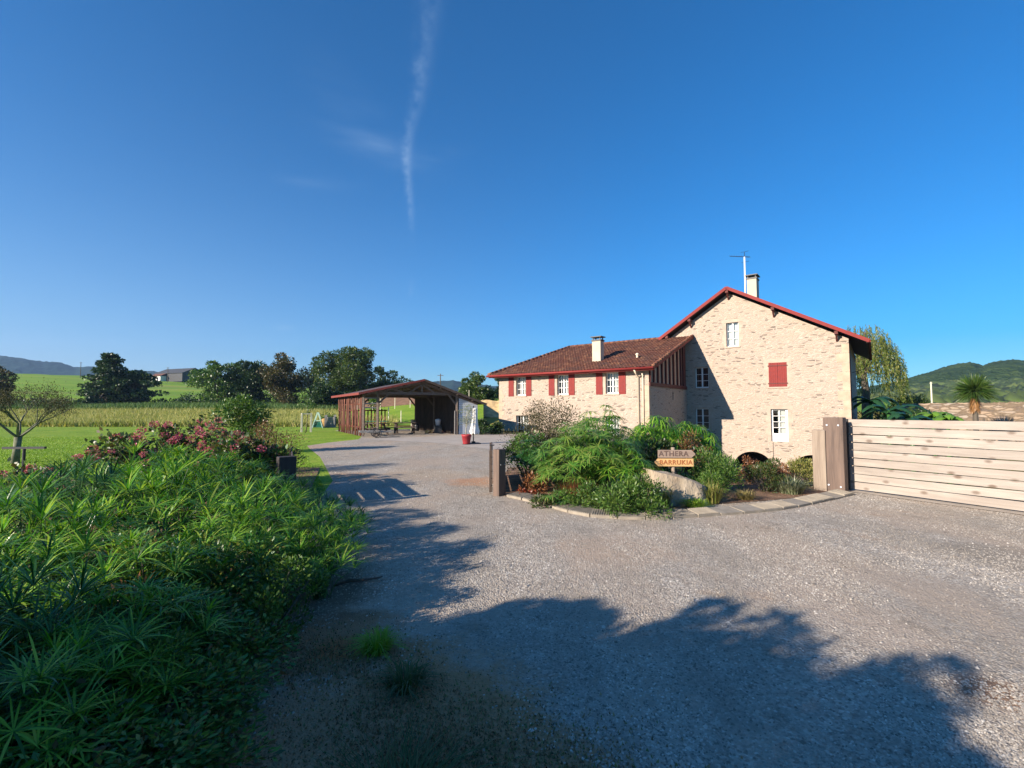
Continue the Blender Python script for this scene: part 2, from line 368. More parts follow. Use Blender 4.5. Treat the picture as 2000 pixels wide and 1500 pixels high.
def forest_mat(name, cols, sc=.05):
    k = NT(name); co = k.coord(); v = k.noise(co, sc, 8, .7); w = k.vor(co, sc*5, 'F1', 0)
    c = k.ramp(v, [(.32, cols[0]), (.5, cols[1]), (.68, cols[2])])
    return k.end(k.pr(c, .95, k.bump(w, .9, 3), spec=.05))
M['hillforest'] = forest_mat('hill_forest', [(.02, .04, .012), (.04, .07, .02), (.09, .125, .03)])
M['hillfar'] = forest_mat('hazed_far_hill', [(.006, .02, .022), (.014, .034, .03), (.028, .052, .035)], .01)  # distance haze put into the forest colour as a darker, bluer green
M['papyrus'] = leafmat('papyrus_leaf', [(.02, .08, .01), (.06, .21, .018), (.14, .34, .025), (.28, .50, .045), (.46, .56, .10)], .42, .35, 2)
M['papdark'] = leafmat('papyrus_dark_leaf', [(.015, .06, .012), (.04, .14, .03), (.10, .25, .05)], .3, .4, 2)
M['pyellow'] = leafmat('papyrus_light_leaf', [(.06, .19, .03), (.12, .29, .04), (.24, .39, .06), (.32, .34, .09)], .35, .4, 2)
M['broad'] = leafmat('broad_leaf', [(.035, .14, .035), (.055, .19, .045), (.09, .24, .05), (.14, .27, .045), (.30, .26, .06), (.02, .09, .025), (.20, .09, .04)], .3, .45, 2)
M['hyleaf'] = leafmat('hydrangea_leaf', [(.025, .06, .015), (.05, .10, .022), (.09, .12, .03), (.13, .07, .035)], .3)
M['petal'] = leafmat('pink_petal', [(.50, .055, .15), (.62, .12, .25), (.44, .09, .12), (.64, .29, .32)], .3)
M['petalred'] = leafmat('red_petal', [(.22, .02, .015), (.26, .05, .02), (.1, .08, .03)], .3)
M['tree1'] = leafmat('oak_leaf', [(.022, .052, .009), (.045, .088, .014), (.08, .13, .02), (.14, .18, .035)], .25, big=.35)
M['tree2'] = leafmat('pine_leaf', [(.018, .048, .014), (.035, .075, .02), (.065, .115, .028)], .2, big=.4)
M['tree3'] = leafmat('rusty_tree_leaf', [(.03, .045, .012), (.06, .07, .018), (.10, .08, .025), (.14, .09, .03)], .25, big=.4)
M['olive'] = leafmat('olive_leaf', [(.10, .13, .07), (.18, .21, .11), (.26, .28, .16)], .2)
M['willow'] = leafmat('willow_leaf', [(.07, .12, .02), (.14, .20, .03), (.22, .25, .045), (.30, .27, .07)], .4, big=.5)
M['bush'] = leafmat('bush_leaf', [(.03, .09, .015), (.06, .14, .02), (.10, .19, .03), (.17, .24, .05)], .3)
M['brownbush'] = leafmat('brown_twig_leaf', [(.03, .035, .012), (.06, .06, .022), (.11, .095, .04), (.05, .04, .02)], .2, .95)
M['redbush'] = leafmat('red_brown_leaf', [(.16, .06, .03), (.24, .10, .05), (.13, .09, .03), (.12, .13, .04)], .25)
M['rust'] = leafmat('rust_leaf', [(.24, .09, .035), (.34, .14, .06), (.18, .09, .04)], .25)
M['straw_grass'] = leafmat('straw_blade', [(.42, .32, .14), (.30, .24, .09), (.22, .2, .07)], .3)
M['varieg'] = leafmat('striped_blade', [(.10, .13, .06), (.42, .42, .28), (.20, .24, .12), (.07, .10, .05)], .2)
M['ygreen'] = leafmat('yellow_green_leaf', [(.12, .16, .03), (.24, .24, .06), (.34, .28, .10)], .3)
M['crop'] = leafmat('crop_blade', [(.50, .43, .15), (.42, .39, .12), (.33, .35, .09), (.20, .27, .06)], .3, .7, .15)
M['cropgreen'] = leafmat('crop_green_blade', [(.05, .12, .03), (.09, .18, .04), (.14, .20, .05)], .3, .7, .1)
M['grass'] = leafmat('grass_blade', [(.16, .30, .015), (.22, .38, .025), (.31, .41, .045)], .3, .6, .8)
M['darkgrass'] = leafmat('dark_grass_blade', [(.04, .09, .02), (.08, .12, .03), (.16, .14, .06)], .3, .6, .8)
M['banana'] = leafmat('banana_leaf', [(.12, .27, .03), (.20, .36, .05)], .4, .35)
M['bananashade'] = leafmat('shaded_banana_leaf', [(.02, .07, .03), (.03, .10, .04)], .3, .35)  # banana leaf again, with the house's shade put into its colour
M['palm'] = leafmat('palm_blade', [(.03, .08, .015), (.06, .12, .02), (.11, .16, .035)], .2)
M['skirt'] = leafmat('dead_palm_blade', [(.40, .20, .07), (.30, .15, .06)], .2)
def pebble_mat():
    k = NT('pebble'); g = k.n.new('ShaderNodeNewGeometry'); co = k.coord()
    c = k.ramp(g.outputs['Random Per Island'], [(0, (.15, .13, .11)), (.3, (.35, .31, .26)), (.85, (.49, .44, .37)), (1, (.68, .63, .55))])
    c = k.mix(k.ramp(k.noise(k.coord((1, .5, 1), rot=(0, 0, .5)), 1.1, 6, .7), [(.40, .6), (.6, 0.)]), c, (.20, .17, .135))
    c = k.mix(k.ramp(k.noise(co, .75, 6, .65), [(.60, 0.), (.72, .4)]), c, (.38, .27, .17))
    return k.end(k.pr(c, .9, spec=.2))
M['pebble'] = pebble_mat()
# ------------------------------------------------------------------ house frame and terrain
HC = Vector((8.096, 28.132, 0)); HX = Vector((.795, -.607, 0)); HY = Vector((.607, .795, 0))
def sst(t): t = np.clip(t, 0, 1); return t*t*(3-2*t)
def H(x, y):
    x = np.asarray(x, float); y = np.asarray(y, float)
    a = x/np.maximum(y, 1)
    z = .045*np.clip(y-48, 0, 50)
    k = np.interp(a, [-1.1, -.7, -.2, .5, 1.2], [1.03, .82, .45, .35, .35])
    z = z+.112*np.clip(y-98, 0, 165)*k*(1+.05*np.sin(x*.02))-.05*np.clip(y-290, 0, 400)
    z = z+.15*np.sin(x*.11+1)*np.clip((y-50)/50, 0, 1)
    lx = (x-HC.x)*HX.x+(y-HC.y)*HX.y; ly = (x-HC.x)*HY.x+(y-HC.y)*HY.y
    t = sst((lx-.3)/2.5)*sst((ly+14)/5)*(1-.6*sst((ly-9)/8))
    return z-2.6*t*(1-sst((lx-60)/20))
# ground: one sheet out to the horizon
def make_ground():
    th = np.radians(np.arange(0, 360, 1.0)); r = [0.]; q = .6
    while q < 2900: r.append(q); q *= 1.045
    r = np.array(r[1:]); X = np.outer(r, np.cos(th)); Y = np.outer(r, np.sin(th)); Z = H(X, Y)
    Z = np.where(r[:, None] > 1200, np.minimum(Z, -5), Z); Z = np.maximum(Z, -20)
    V = np.stack([X, Y, Z], -1).reshape(-1, 3); nr, na = len(r), len(th)
    i, j = np.meshgrid(np.arange(nr-1), np.arange(na), indexing='ij'); j2 = (j+1) % na
    F = np.stack([i*na+j, i*na+j2, (i+1)*na+j2, (i+1)*na+j], -1).reshape(-1, 4)[:, ::-1]
    V = np.vstack([V, [[0, 0, 0]]]); F3 = [(len(V)-1, k, (k+1) % na) for k in range(na)]
    o = npmesh('ground', V, F, M['ground'], smooth=True, F3=F3); tag(o, kind='structure')
make_ground()
def sheet(name, pts, z, mat):
    b = MB(); b.poly(pts, f=lambda p: (p[0], p[1], z)); o = b.build(name, mat); tag(o, kind='structure')
    if o.data.polygons[0].normal.z < 0: o.data.flip_normals()
    return o
def px(*q): return [tuple(G(*p)[:2]) for p in q]
sheet('lawn', [(-75, 43.4), (-75, -10), (-2.2, -10), (-1.4, 1.8), (-1.0, 3.4), (-1.6, 6), (-2.6, 9), (-2.5, 14), (-3.6, 20), (-2, 30), (-1.5, 44)], .004, M['lawn'])
rest = px((650, 940), (640, 920), (625, 893), (604, 876), (600, 871), (640, 865), (700, 858.5))
drive = [(-2.4, -8), (-1.9, 1.2), (-1.75, 2.2), (-1.9, 3.2), (-2.4, 5), (-3.1, 7.5), (-3.7, 9.6)]+rest+[(-8.7, 27.7), (-9.2, 28.7), (-13.2, 35.6), (-6.5, 39), (-2.9, 30.5), (-1.7, 30.4), (1.5, 31.5), (8.6, 27.6), (8.2, 22), (3, 14), (0, 9.3), (-.25, 9), (.9, 8.3), (2.4, 7.9), (5.2, 9.0), (6.5, 9.6), (9.6, 4.3), (13, -8)]
sheet('gravel_drive', drive, .010, M['gravel'])
sheet('patio', px((700, 858), (840, 853), (891, 849.3), (940, 849.6), (980, 850), (1060, 866), (976, 881), (860, 866)), .016, M['concrete'])
sheet('garden_bed', [(-.35, 9.0), (.1, 8.55), (.8, 7.75), (1.6, 7.35), (2.4, 7.4), (3.3, 8.0), (4.4, 8.35), (5.4, 8.75), (6.5, 9.2), (7.2, 11.5), (6.4, 13.2), (2.5, 14.2), (-.1, 13)], .018, M['soil'])
sheet('flower_bed', [(-3.9, 9.3), (-3.3, 7.2), (-2.6, 5), (-2.1, 3.6), (-1.7, 2.6), (-1.6, 1.0), (-2.0, -3), (-9, -3), (-12, 6), (-10.5, 10.5), (-7, 13.2), (-5.2, 13)], .018, M['soil'])
g0 = Vector((6.63, 9.47, 0)); gd = Vector((.5035, -.864, 0)).normalized(); gn = Vector((-gd.y, gd.x, 0))
def gp(t, s, z=0): return g0+gd*t+gn*s+Vector((0, 0, z))
sheet('gate_track', [tuple(gp(-.3, .22)[:2]), tuple(gp(6, .22)[:2]), tuple(gp(6, -.28)[:2]), tuple(gp(-.3, -.24)[:2])], .020, M['slab'])
# kerb of ridged tiles round the middle bed
def kerb():
    ln = px((1668, 968), (1600, 984), (1540, 996), (1480, 1003), (1400, 1009), (1330, 1014), (1250, 1017), (1160, 1013), (1110, 1003), (1060, 988), (1015, 977), (976, 969))
    P = [Vector((*p, 0)) for p in ln]; seg = []; rng = random.Random(3); b = MB(); s = 0; i = 0
    L = [0]
    for k in range(1, len(P)): L.append(L[-1]+(P[k]-P[k-1]).length)
    def pt(d):
        for k in range(1, len(P)):
            if d <= L[k]: return P[k-1].lerp(P[k], (d-L[k-1])/(L[k]-L[k-1]))
        return P[-1]
    d = 0
    while d < L[-1]-.2:
        w = .40; a, c = pt(d), pt(min(L[-1], d+w)); u = (c-a).normalized(); nn = Vector((u.y, -u.x, 0)); mid = (a+c)/2+nn*.14
        ang = math.atan2(u.y, u.x)+rng.uniform(-.04, .04)
        Mx = Matrix.Rotation(ang, 3, 'Z') @ Matrix.Rotation(rng.uniform(-.02, .02)-.10, 3, 'X')
        b.box(mid+Vector((0, 0, .035+rng.uniform(-.006, .006))), ((c-a).length-.012, .30, .05), M=Mx)
        if rng.random() < .62 :
            for q in range(11):
                off = Mx @ Vector((-w/2+.03+q*(w-.06)/10, 0, .029)); b.box(mid+Vector((0, 0, .035))+off, (.015, .27, .02), M=Mx)
        d += w+.008
    tag(b.build('kerb', M['kerb']), kind='structure')
kerb()
# ------------------------------------------------------------------ hills
def hill(name, sil, D, mat, base, seed, depth=.45, amp=.03, nx=220, nz=26):
    sil = sorted(sil); xs = np.linspace(sil[0][0], sil[-1][0], nx); ys = np.interp(xs, [p[0] for p in sil], [p[1] for p in sil])
    V = []
    for j in range(nz+4):
        t = min(j, nz)/nz
        for i in range(nx):
            p = AT(xs[i], ys[i], D); top = p.z
            if j <= nz:
                k = 1-depth*(1-t); z = base+(top-base)*(math.sin(t*math.pi/2)**1.1); q = Vector((p.x*k, D*k, z))
            else:
                k = 1+.1*(j-nz); z = top+(base-top)*((j-nz)/3)**1.2; q = Vector((p.x*k, D*k, z))
            nn = noise.fractal(Vector((q.x/D*14, q.y/D*14, seed)), 1, 2, 4)*amp*top*(.2+.8*min(1, t*1.0))*(.35 if t > .93 else 1)
            nb = (noise.noise(Vector((q.x/D*170, q.y/D*170, seed)))+.6*noise.noise(Vector((q.x/D*420, q.y/D*420, seed))))*D*.0022
            V.append((q.x, q.y, q.z+nn+nb))
    F = [(j*nx+i, j*nx+i+1, (j+1)*nx+i+1, (j+1)*nx+i) for j in range(nz+3) for i in range(nx-1)]
    tag(npmesh(name, V, F, mat, smooth=True), kind='structure')
hill('hill_far', [(-500, 690), (-120, 698), (0, 697), (30, 701), (60, 706), (85, 711), (115, 712), (145, 719), (175, 718), (215, 722), (260, 727), (300, 727), (330, 733), (400, 738), (520, 741), (640, 744), (800, 750), (870, 747), (885, 744.5), (902, 749), (960, 756), (1300, 765)], 1500, M['hillfar'], -10, 1.3, .4, .05, 300)
hill('hill_right', [(1500, 776), (1640, 768), (1755, 747), (1790, 737), (1820, 729), (1850, 719), (1875, 714), (1893, 712), (1908, 715), (1921, 719), (1932, 713), (1960, 708), (1985, 706), (2010, 709), (2150, 700), (2500, 710)], 520, M['hillforest'], -6, 5.1, .5, .03, 300, 34)
# rows of crowns that clothe the right-hand hill: a wood read as one mass
def canopy(name, n, area, size, mat, seed, D0=520):
    rng = np.random.default_rng(seed)
    import bmesh
    bm = bmesh.new(); bmesh.ops.create_icosphere(bm, subdivisions=2, radius=1); bv = np.array([v.co[:] for v in bm.verts]); bf = np.array([[v.index for v in f.verts] for f in bm.faces]); bm.free()
    Vs = []; Fs = []; k = 0
    for i in range(n):
        c = area(rng)
        if c is None: continue
        s = size*rng.uniform(.6, 1.4); v = bv*np.array([1, 1, .85])*s
        v = v*(1+.28*np.sin(bv[:, :1]*5+i)+.2*np.sin(bv[:, 1:2]*7+i*2)+rng.normal(0, .09, (len(bv), 1)))
        Vs.append(v+np.array(c)); Fs.append(bf+k); k += len(bv)
    return tag(npmesh(name, np.vstack(Vs), np.vstack(Fs), mat), kind='stuff')
M['canopy'] = leafmat('canopy_leaf', [(.03, .055, .016), (.05, .085, .02), (.085, .125, .028), (.13, .16, .04)], .1, .9, .05)
def area_r(rng):
    pxx = rng.uniform(1690, 2160); t = rng.uniform(0, 1); top = np.interp(pxx, [1690, 1755, 1850, 1893, 1921, 1985, 2160], [772, 750, 722, 716, 721, 711, 708])
    yy = top+(795-top)*t**.8; D = 500-340*t**.8; p = AT(pxx, yy+1.5, D); return (p.x, p.y, p.z-1.5)
canopy('hill_woodland', 2300, area_r, 4.6, M['canopy'], 4)
# ------------------------------------------------------------------ foliage tools
def rot_frames(n, rng, up=0.):
    d = rng.normal(0, 1, (n, 3)); d[:, 2] += up; d /= np.linalg.norm(d, axis=1)[:, None]
    e = rng.normal(0, 1, (n, 3)); e -= d*(e*d).sum(1)[:, None]; e /= np.linalg.norm(e, axis=1)[:, None]
    return d, e
def leaves(P, L, Wd, rng, up=0., dirs=None, cross=None):
    n = len(P); d, e = rot_frames(n, rng, up)
    if dirs is not None:
        d = dirs+rng.normal(0, .35, (n, 3)); d /= np.linalg.norm(d, axis=1)[:, None]
        e -= d*(e*d).sum(1)[:, None]; e /= np.linalg.norm(e, axis=1)[:, None]
    s = rng.uniform(.6, 1.35, n)[:, None]; nrm = np.cross(d, e)
    a = P; b = P+d*L*s*.5+e*Wd*s*.5+nrm*Wd*.15; c = P+d*L*s; f = P+d*L*s*.5-e*Wd*s*.5+nrm*Wd*.15
    V = np.stack([a, b, c, f], 1).reshape(-1, 3); return V, np.arange(4*n).reshape(-1, 4)
def blob_points(n, cs, rs, rng, flat=1., shell=.55):
    k = rng.integers(0, len(cs), n); d = rng.normal(0, 1, (n, 3)); d /= np.linalg.norm(d, axis=1)[:, None]
    r = rng.uniform(shell, 1, n)**.8
    q = d*(r*rs[k])[:, None]; q[:, 2] *= flat; return cs[k]+q, d
def tree(name, label, cat, loc, h, rx, mat, seed, trunk=.2, nclump=26, nleaf=9000, leaf=.22, cr=.32, flat=.75, shape='round', bark=None, group=None, tr=None, gap=.0, lean=0, aspect=.55):
    rng = np.random.default_rng(seed); t = thing(name, label, cat, loc, 0, group)
    z0 = h*trunk; rz = (h-z0)/2; cz = z0+rz
    cs = []; rs = []
    for i in range(nclump):
        for _ in range(30):
            q = rng.normal(0, 1, 3); q /= np.linalg.norm(q); q *= rng.uniform(.35, .92)
            if shape == 'cone':
                zz = (i+.5)/nclump*2-1; wv = (1-zz)/2*.95+.12; an = rng.uniform(0, 6.28); q = np.array([math.cos(an)*wv*rng.uniform(.3, 1), math.sin(an)*wv*rng.uniform(.3, 1), zz*.97])
            break
        cs.append((q[0]*rx+lean*q[2], q[1]*rx, cz+q[2]*rz)); rs.append(cr*rx*rng.uniform(.6, 1.25)*(1.15-.45*max(0, q[2])))
    cs = np.array(cs); rs = np.array(rs)
    P, D = blob_points(nleaf, cs, rs, rng, flat, .35)
    keep = P[:, 2] > .15*h*trunk; P = P[keep]; D = D[keep]
    V, F = leaves(P, leaf, leaf*aspect, rng, dirs=D*.8)
    npmesh('crown', V, F, mat, t)
    b = MB(); r0 = tr or h*.028
    pts = [(0, 0, -.1), (rng.normal(0, .02)*h, rng.normal(0, .02)*h, z0*.6), (rng.normal(0, .02)*h, rng.normal(0, .02)*h, z0+.2*rz), (0, 0, cz+.4*rz)]
    b.tube(pts, [r0*1.25, r0, r0*.8, r0*.25], 8)
    for c in cs:
        s = Vector(pts[1]).lerp(Vector(pts[3]), rng.uniform(.1, .8)); c = Vector(c); m = s.lerp(c, .5)+Vector((0, 0, -.08*rx))
        b.tube([s, m, c], [r0*.38, r0*.25, r0*.08], 5, False)
    b.build('trunk', bark or M['bark'], t, True); return t
def shrub(name, label, cat, loc, h, rx, mat, seed, n=2500, leaf=.06, aspect=.4, group=None, up=.3, nclump=14, stems=10, ry=None, cr=.42, stemmat=None, dens=.35):
    rng = np.random.default_rng(seed); t = thing(name, label, cat, loc, 0, group); ry = ry or rx
    cs = np.array([((rng.uniform(-1, 1))*rx*.68, rng.uniform(-1, 1)*ry*.68, 0) for _ in range(nclump)]); rs = rng.uniform(.7, 1.2, nclump)*min(rx, ry)*cr
    rr = np.clip(1-(cs[:, 0]/rx)**2-(cs[:, 1]/ry)**2, .05, 1)**.5
    cs[:, 2] = np.clip(rng.uniform(.2, 1, nclump)*(h*rr)-rs*.3, rs*.5, h-rs*.6)
    P, D = blob_points(n, cs, rs, rng, .9, dens); keep = P[:, 2] > .01; P = P[keep]; D = D[keep]
    V, F = leaves(P, leaf, leaf*aspect, rng, dirs=D*.7+np.array([0, 0, up])); npmesh('foliage', V, F, mat, t)
    b = MB()
    for c in cs[:max(stems, 1)]:
        b.tube([(c[0]*.2, c[1]*.2, 0), (c[0]*.6, c[1]*.6, c[2]*.5), (c[0], c[1], c[2]+rs[0]*.3)], [.012+h*.006, .008+h*.004, .004], 5, False)
    b.build('stems', stemmat or M['bark'], t, True); return t
# umbrella papyrus: arching stems, each topped by a wheel of narrow blades
def papyrus_meshes(seed, n, h, spread, blen, droop, bw=.012, up0=.55):
    rng = np.random.default_rng(seed); V = []; F = []; SV = MB()
    for i in range(n):
        an = rng.uniform(0, 6.283); rr = math.sqrt(rng.uniform(0, 1)); hh = h*(1-.45*rr*rr)*rng.uniform(.62, 1.05)
        bx, by = rng.normal(0, .10*spread, 2); tx, ty = rr*spread*math.cos(an), rr*spread*math.sin(an)
        top = Vector((tx, ty, hh)); SV.tube([(bx, by, 0), (bx+(tx-bx)*.35, by+(ty-by)*.35, hh*.6), top], [.006, .005, .0035], 4, False)
        ax = Vector((tx-bx, ty-by, 0))*.5+Vector((0, 0, .8)); ax.normalize()
        e = ax.cross(Vector((.3, 1, .1))).normalized(); f = ax.cross(e); nb = rng.integers(14, 22); bl = blen*rng.uniform(.7, 1.2); up = up0*rng.uniform(.4, 1.5)
        for k in range(nb):
            t = 2*math.pi*k/nb+rng.uniform(-.2, .2); o = e*math.cos(t)+f*math.sin(t); d = (o+ax*up*rng.uniform(.5, 1.4)).normalized(); L = bl*rng.uniform(.65, 1.1)
            sd = d.cross(ax).normalized()*bw*rng.uniform(.7, 1.2)/2; g = Vector((0, 0, -droop*L))
            p0 = top; p1 = top+d*L*.35+g*.1; p2 = top+d*L*.7+g*.45; p3 = top+d*L+g
            q = len(V); V += [p0-sd*.4, p0+sd*.4, p1+sd, p1-sd, p2+sd*.8, p2-sd*.8, p3+sd*.1, p3-sd*.1]
            F += [(q, q+1, q+2, q+3), (q+3, q+2, q+4, q+5), (q+5, q+4, q+6, q+7)]
    return np.array([v[:] for v in V]), np.array(F), SV
def papyrus(label, loc, seed, n, h, spread, blen, droop, mat, group=None, bw=.012, rz=0, up0=.55):
    t = thing('papyrus_plant', label, 'papyrus plant', loc, rz, group); V, F, SV = papyrus_meshes(seed, n, h, spread, blen, droop, bw, up0)
    npmesh('leaves', V, F, mat, t); SV.build('stems', M['papdark'], t, True); return t
def tuft(name, label, cat, loc, n, L, w, spread, mat, seed, droop=.5, group=None):
    rng = np.random.default_rng(seed); V = []; F = []
    for i in range(n):
        an = rng.uniform(0, 6.283); r = rng.uniform(0, 1)**.6*spread*.4; b = Vector((r*math.cos(an), r*math.sin(an), 0)); an += rng.normal(0, .5)
        o = Vector((math.cos(an), math.sin(an), 0)); l = L*rng.uniform(.5, 1.15); k = rng.uniform(.15, 1.0)*spread
        sd = Vector((-o.y, o.x, 0))*w*rng.uniform(.6, 1.2)/2; p1 = b+o*k*.35+Vector((0, 0, l*.6)); p2 = b+o*k+Vector((0, 0, l*(1-droop*k/max(spread, .01))))
        q = len(V); V += [b-sd, b+sd, p1+sd*.8, p1-sd*.8, p2+sd*.1, p2-sd*.1]; F += [(q, q+1, q+2, q+3), (q+3, q+2, q+4, q+5)]
    o = npmesh(name, np.array([v[:] for v in V]), np.array(F), mat); o.location = loc; return tag(o, label, cat, group)
# ------------------------------------------------------------------ the stone house
HZ = -math.atan2(.607, .795)
house = thing('stone_house', 'stone mill house with red shutters, tall gable and lower tiled wing', 'house', tuple(HC), HZ)
GY = 7.10
def wall(name, outer, holes, plane, mat, reveal=.22):
    # plane: ('y', value) faces -y ; ('x', value, sign) faces sign*x
    b = MB()
    if plane[0] == 'y': f = lambda p, d=0: (p[0], plane[1]+d, p[1])
    else: f = lambda p, d=0: (plane[1]-plane[2]*d, p[0], p[1])
    b.poly(outer, holes, f)
    for h in holes:
        for i in range(len(h)):
            p, q = h[i], h[(i+1) % len(h)]; b.add([f(p), f(q), f(q, reveal), f(p, reveal)], [(0, 1, 2, 3)])
    return b.build(name, mat, house)
def rect(a, b, c, d): return [(a, c), (b, c), (b, d), (a, d)]
def arch(x0, x1, zs, zc, zb): 
    pts = [(x1, zb), (x1, zs)]; n = 14; w = (x1-x0)/2; cx = (x0+x1)/2
    for i in range(1, n): t = math.pi*i/n; pts.append((cx+w*math.cos(t), zs+(zc-zs)*math.sin(t)))
    return pts+[(x0, zs), (x0, zb)]
MG = .562; ML = .661; AX, AZt = 2.91, 9.62
def roofz(x): return AZt-(x-AX)*MG if x > AX else AZt+(x-AX)*ML
XL, XR = -1.25, 9.47
wins = dict(top=(2.71, 3.48, 5.81, 7.44), up=(.59, 1.49, 3.08, 4.52), low=(.57, 1.47, .16, 1.64))
sh = (5.22, 6.22, 3.02, 4.57); dr = (5.26, 6.21, -.45, 1.60)
g_holes = [rect(*wins['top']), rect(*wins['up']), rect(*wins['low']), rect(*dr), arch(2.95, 5.35, -2.3, -1.17, -3.9), arch(6.3, 8.7, -2.3, -1.2, -3.9)]
wall('gable_wall', [(XL, -4), (XR, -4), (XR, roofz(XR)-.16), (AX, roofz(AX)-.16), (XL, roofz(XL)-.16)], g_holes, ('y', GY), M['stone'], .28)
wall('side_wall', [(GY, -4), (19, -4), (19, roofz(XR)-.16), (GY, roofz(XR)-.16)], [], ('x', XR, 1), M['stone'])
wall('left_side_wall', [(GY, -1), (19, -1), (19, roofz(XL)-.16), (GY, roofz(XL)-.16)], [], ('x', XL, -1), M['stone'])
wall('back_wall', [(XL, -4), (XR, -4), (XR, roofz(XR)-.16), (AX, roofz(AX)-.16), (XL, roofz(XL)-.16)], [], ('y', 19), M['stone'])
b = MB(); b.b2((XL+.4, GY+.9, -.9), (XR-.3, GY+1.2, 5.5)); b.b2((.5, GY+.9, 5.51), (5.2, GY+1.2, 8.0)) ; b.b2((2, GY+3.5, -4), (9.3, GY+3.6, -.6)); b.build('inner_wall', M['room'], house)
# wing
WL = -11.38; wm = .3545
def wz(y): return 4.05+wm*(y+.6)
RY, RZ = 7.0, wz(7.0)
fw = [(-9.82, -8.96), (-6.37, -5.5), (-2.80, -1.94)]; low = [(-9.82, -8.75), (-2.82, -1.9)]
wall('wing_front_wall', [(WL, -1), (0, -1), (0, 4.15), (WL, 4.15)], [rect(a, c, 2.56, 3.88) for a, c in fw]+[rect(a, c, -.35, 1.15) for a, c in low], ('y', 0), M['stone'])
wall('wing_side_wall', [(0, -4), (GY, -4), (GY, 3.0), (0, 3.0)], [rect(1.15, 1.35, .5, 1.25), rect(4.1, 4.28, 2.2, 2.75)], ('x', 0, 1), M['stone'])
wall('wing_end_wall', [(0, -1), (14, -1), (14, 4.1), (0, 4.1)], [], ('x', WL, -1), M['stone'])
b = MB(); b.b2((WL+.3, .8, -.5), (-.3, .9, 4.0)); b.build('wing_inner_wall', M['room'], house)
# half timbering of the wing's side
b = MB(); b.add([(-.04, 0, 2.95), (-.04, GY, 2.95), (-.04, GY, wz(GY)-.05), (-.04, 0, wz(0)-.05)], [(0, 1, 2, 3)]); b.build('timber_infill', M['infill'], house)
b = MB(); b.b2((-.03, .02, 2.98), (.07, GY-.15, 3.20))
for i, y in enumerate((.10, .72, 1.42, 2.12, 2.82, 3.55, 4.28, 5.05, 5.75, 6.25)):
    w = .15 if i < 9 else .5
    b.add([(x, yy, z) for x in (-.03, .06) for yy, z in ((y, 3.2), (y+w, 3.2), (y+w, wz(y+w)-.12), (y, wz(y)-.12))], [(0, 1, 2, 3), (7, 6, 5, 4), (0, 4, 5, 1), (1, 5, 6, 2), (2, 6, 7, 3), (3, 7, 4, 0)])
b.bar((.045, -.1, wz(-.1)-.16), (.045, GY-.02, wz(GY)-.16), .10, .16)
b.build('timber_frame', M['redbeam'], house)
b = MB(); rng = random.Random(5)
for k in range(16):
    z = -2.9+k*.56; w = .62 if k % 2 else .36
    if z+.5 < roofz(XR)-.3: b.b2((XR-w, GY-.008, z), (XR+.008, GY+.3, z+.53))
b.build('quoins', M['quoin'], house); b = MB(); b3 = MB()
for k in range(13):
    z = -1.0+k*.31; w = .48 if k % 2 else .3
    if z+.3 < 4.0: b.b2((-w, -.008, z), (.008, w*.8, z+.295)); b3.b2((WL-.008, -.008, z), (WL+w, .4, z+.295))
b.build('quoins', M['quoin'], house); b3.build('quoins', M['quoin'], house)
def surround(x0, x1, z0, z1, y, w=.17, sill=True):
    b = MB(); rr = random.Random(int(x0*100+z0*10)); p = .006
    z = z0
    k = 0
    while z < z1-.01:
        hgt = min(.36+.1*rr.random(), z1-z); ww = w+(.10 if k % 2 else 0)
        b.b2((x0-ww, y-p, z), (x0-.002, y+.2, z+hgt-.012)); b.b2((x1+.002, y-p, z), (x1+ww, y+.2, z+hgt-.012)); z += hgt; k += 1
    b.b2((x0-w-.12, y-p-.002, z1+.002), (x1+w+.12, y+.2, z1+.24))
    if sill: b.b2((x0-w*.6, y-.05, z0-.09), (x1+w*.6, y+.2, z0-.003))
    return b.build('window_surround', M['surround'], house)
def window(x0, x1, z0, z1, y, cols=1, rows=3, leafs=2, curt=True, rec=.16):
    b = MB(); y0, y1 = y+rec, y+rec+.06; t = .055
    b.b2((x0+.003, y0, z0+.003), (x0+t, y1, z1-.003)); b.b2((x1-t, y0, z0+.003), (x1-.003, y1, z1-.003))
    b.b2((x0+t, y0, z0+.003), (x1-t, y1, z0+t+.02)); b.b2((x0+t, y0, z1-t), (x1-t, y1, z1-.003))
    xs = [x0+t+(x1-x0-2*t)*i/leafs for i in range(leafs+1)]
    for x in xs[1:-1]: b.b2((x-.045, y0-.012, z0+t+.02), (x+.045, y1, z1-t))
    for i in range(leafs):
        for k in range(1, cols): x = xs[i]+(xs[i+1]-xs[i])*k/cols; b.b2((x-.014, y0+.012, z0+t), (x+.014, y1-.012, z1-t))
        for k in range(1, rows): z = z0+t+(z1-z0-2*t)*k/rows; b.b2((xs[i]+.002, y0+.008, z-.014), (xs[i+1]-.002, y1-.008, z+.014))
    w = b.build('window', M['white'], house)
    p = MB(); p.add([(x0+t, y1-.02, z0+t), (x1-t, y1-.02, z0+t), (x1-t, y1-.02, z1-t), (x0+t, y1-.02, z1-t)], [(0, 1, 2, 3)]); p.build('pane', M['glass'], w)
    if curt:
        c = MB(); n = 24; c0 = x0+.05+(.30*(x1-x0) if curt == 'half' else 0)
        vs = []; 
        for i in range(n+1): x = c0+(x1-.05-c0)*i/n; yy = y1+.10+.022*math.sin(i*1.7); vs += [(x, yy, z0+.03), (x, yy, z1-.05)]
        c.add(vs, [(2*i, 2*i+2, 2*i+3, 2*i+1) for i in range(n)]); c.build('curtain', M['curtain'], w)
    return w
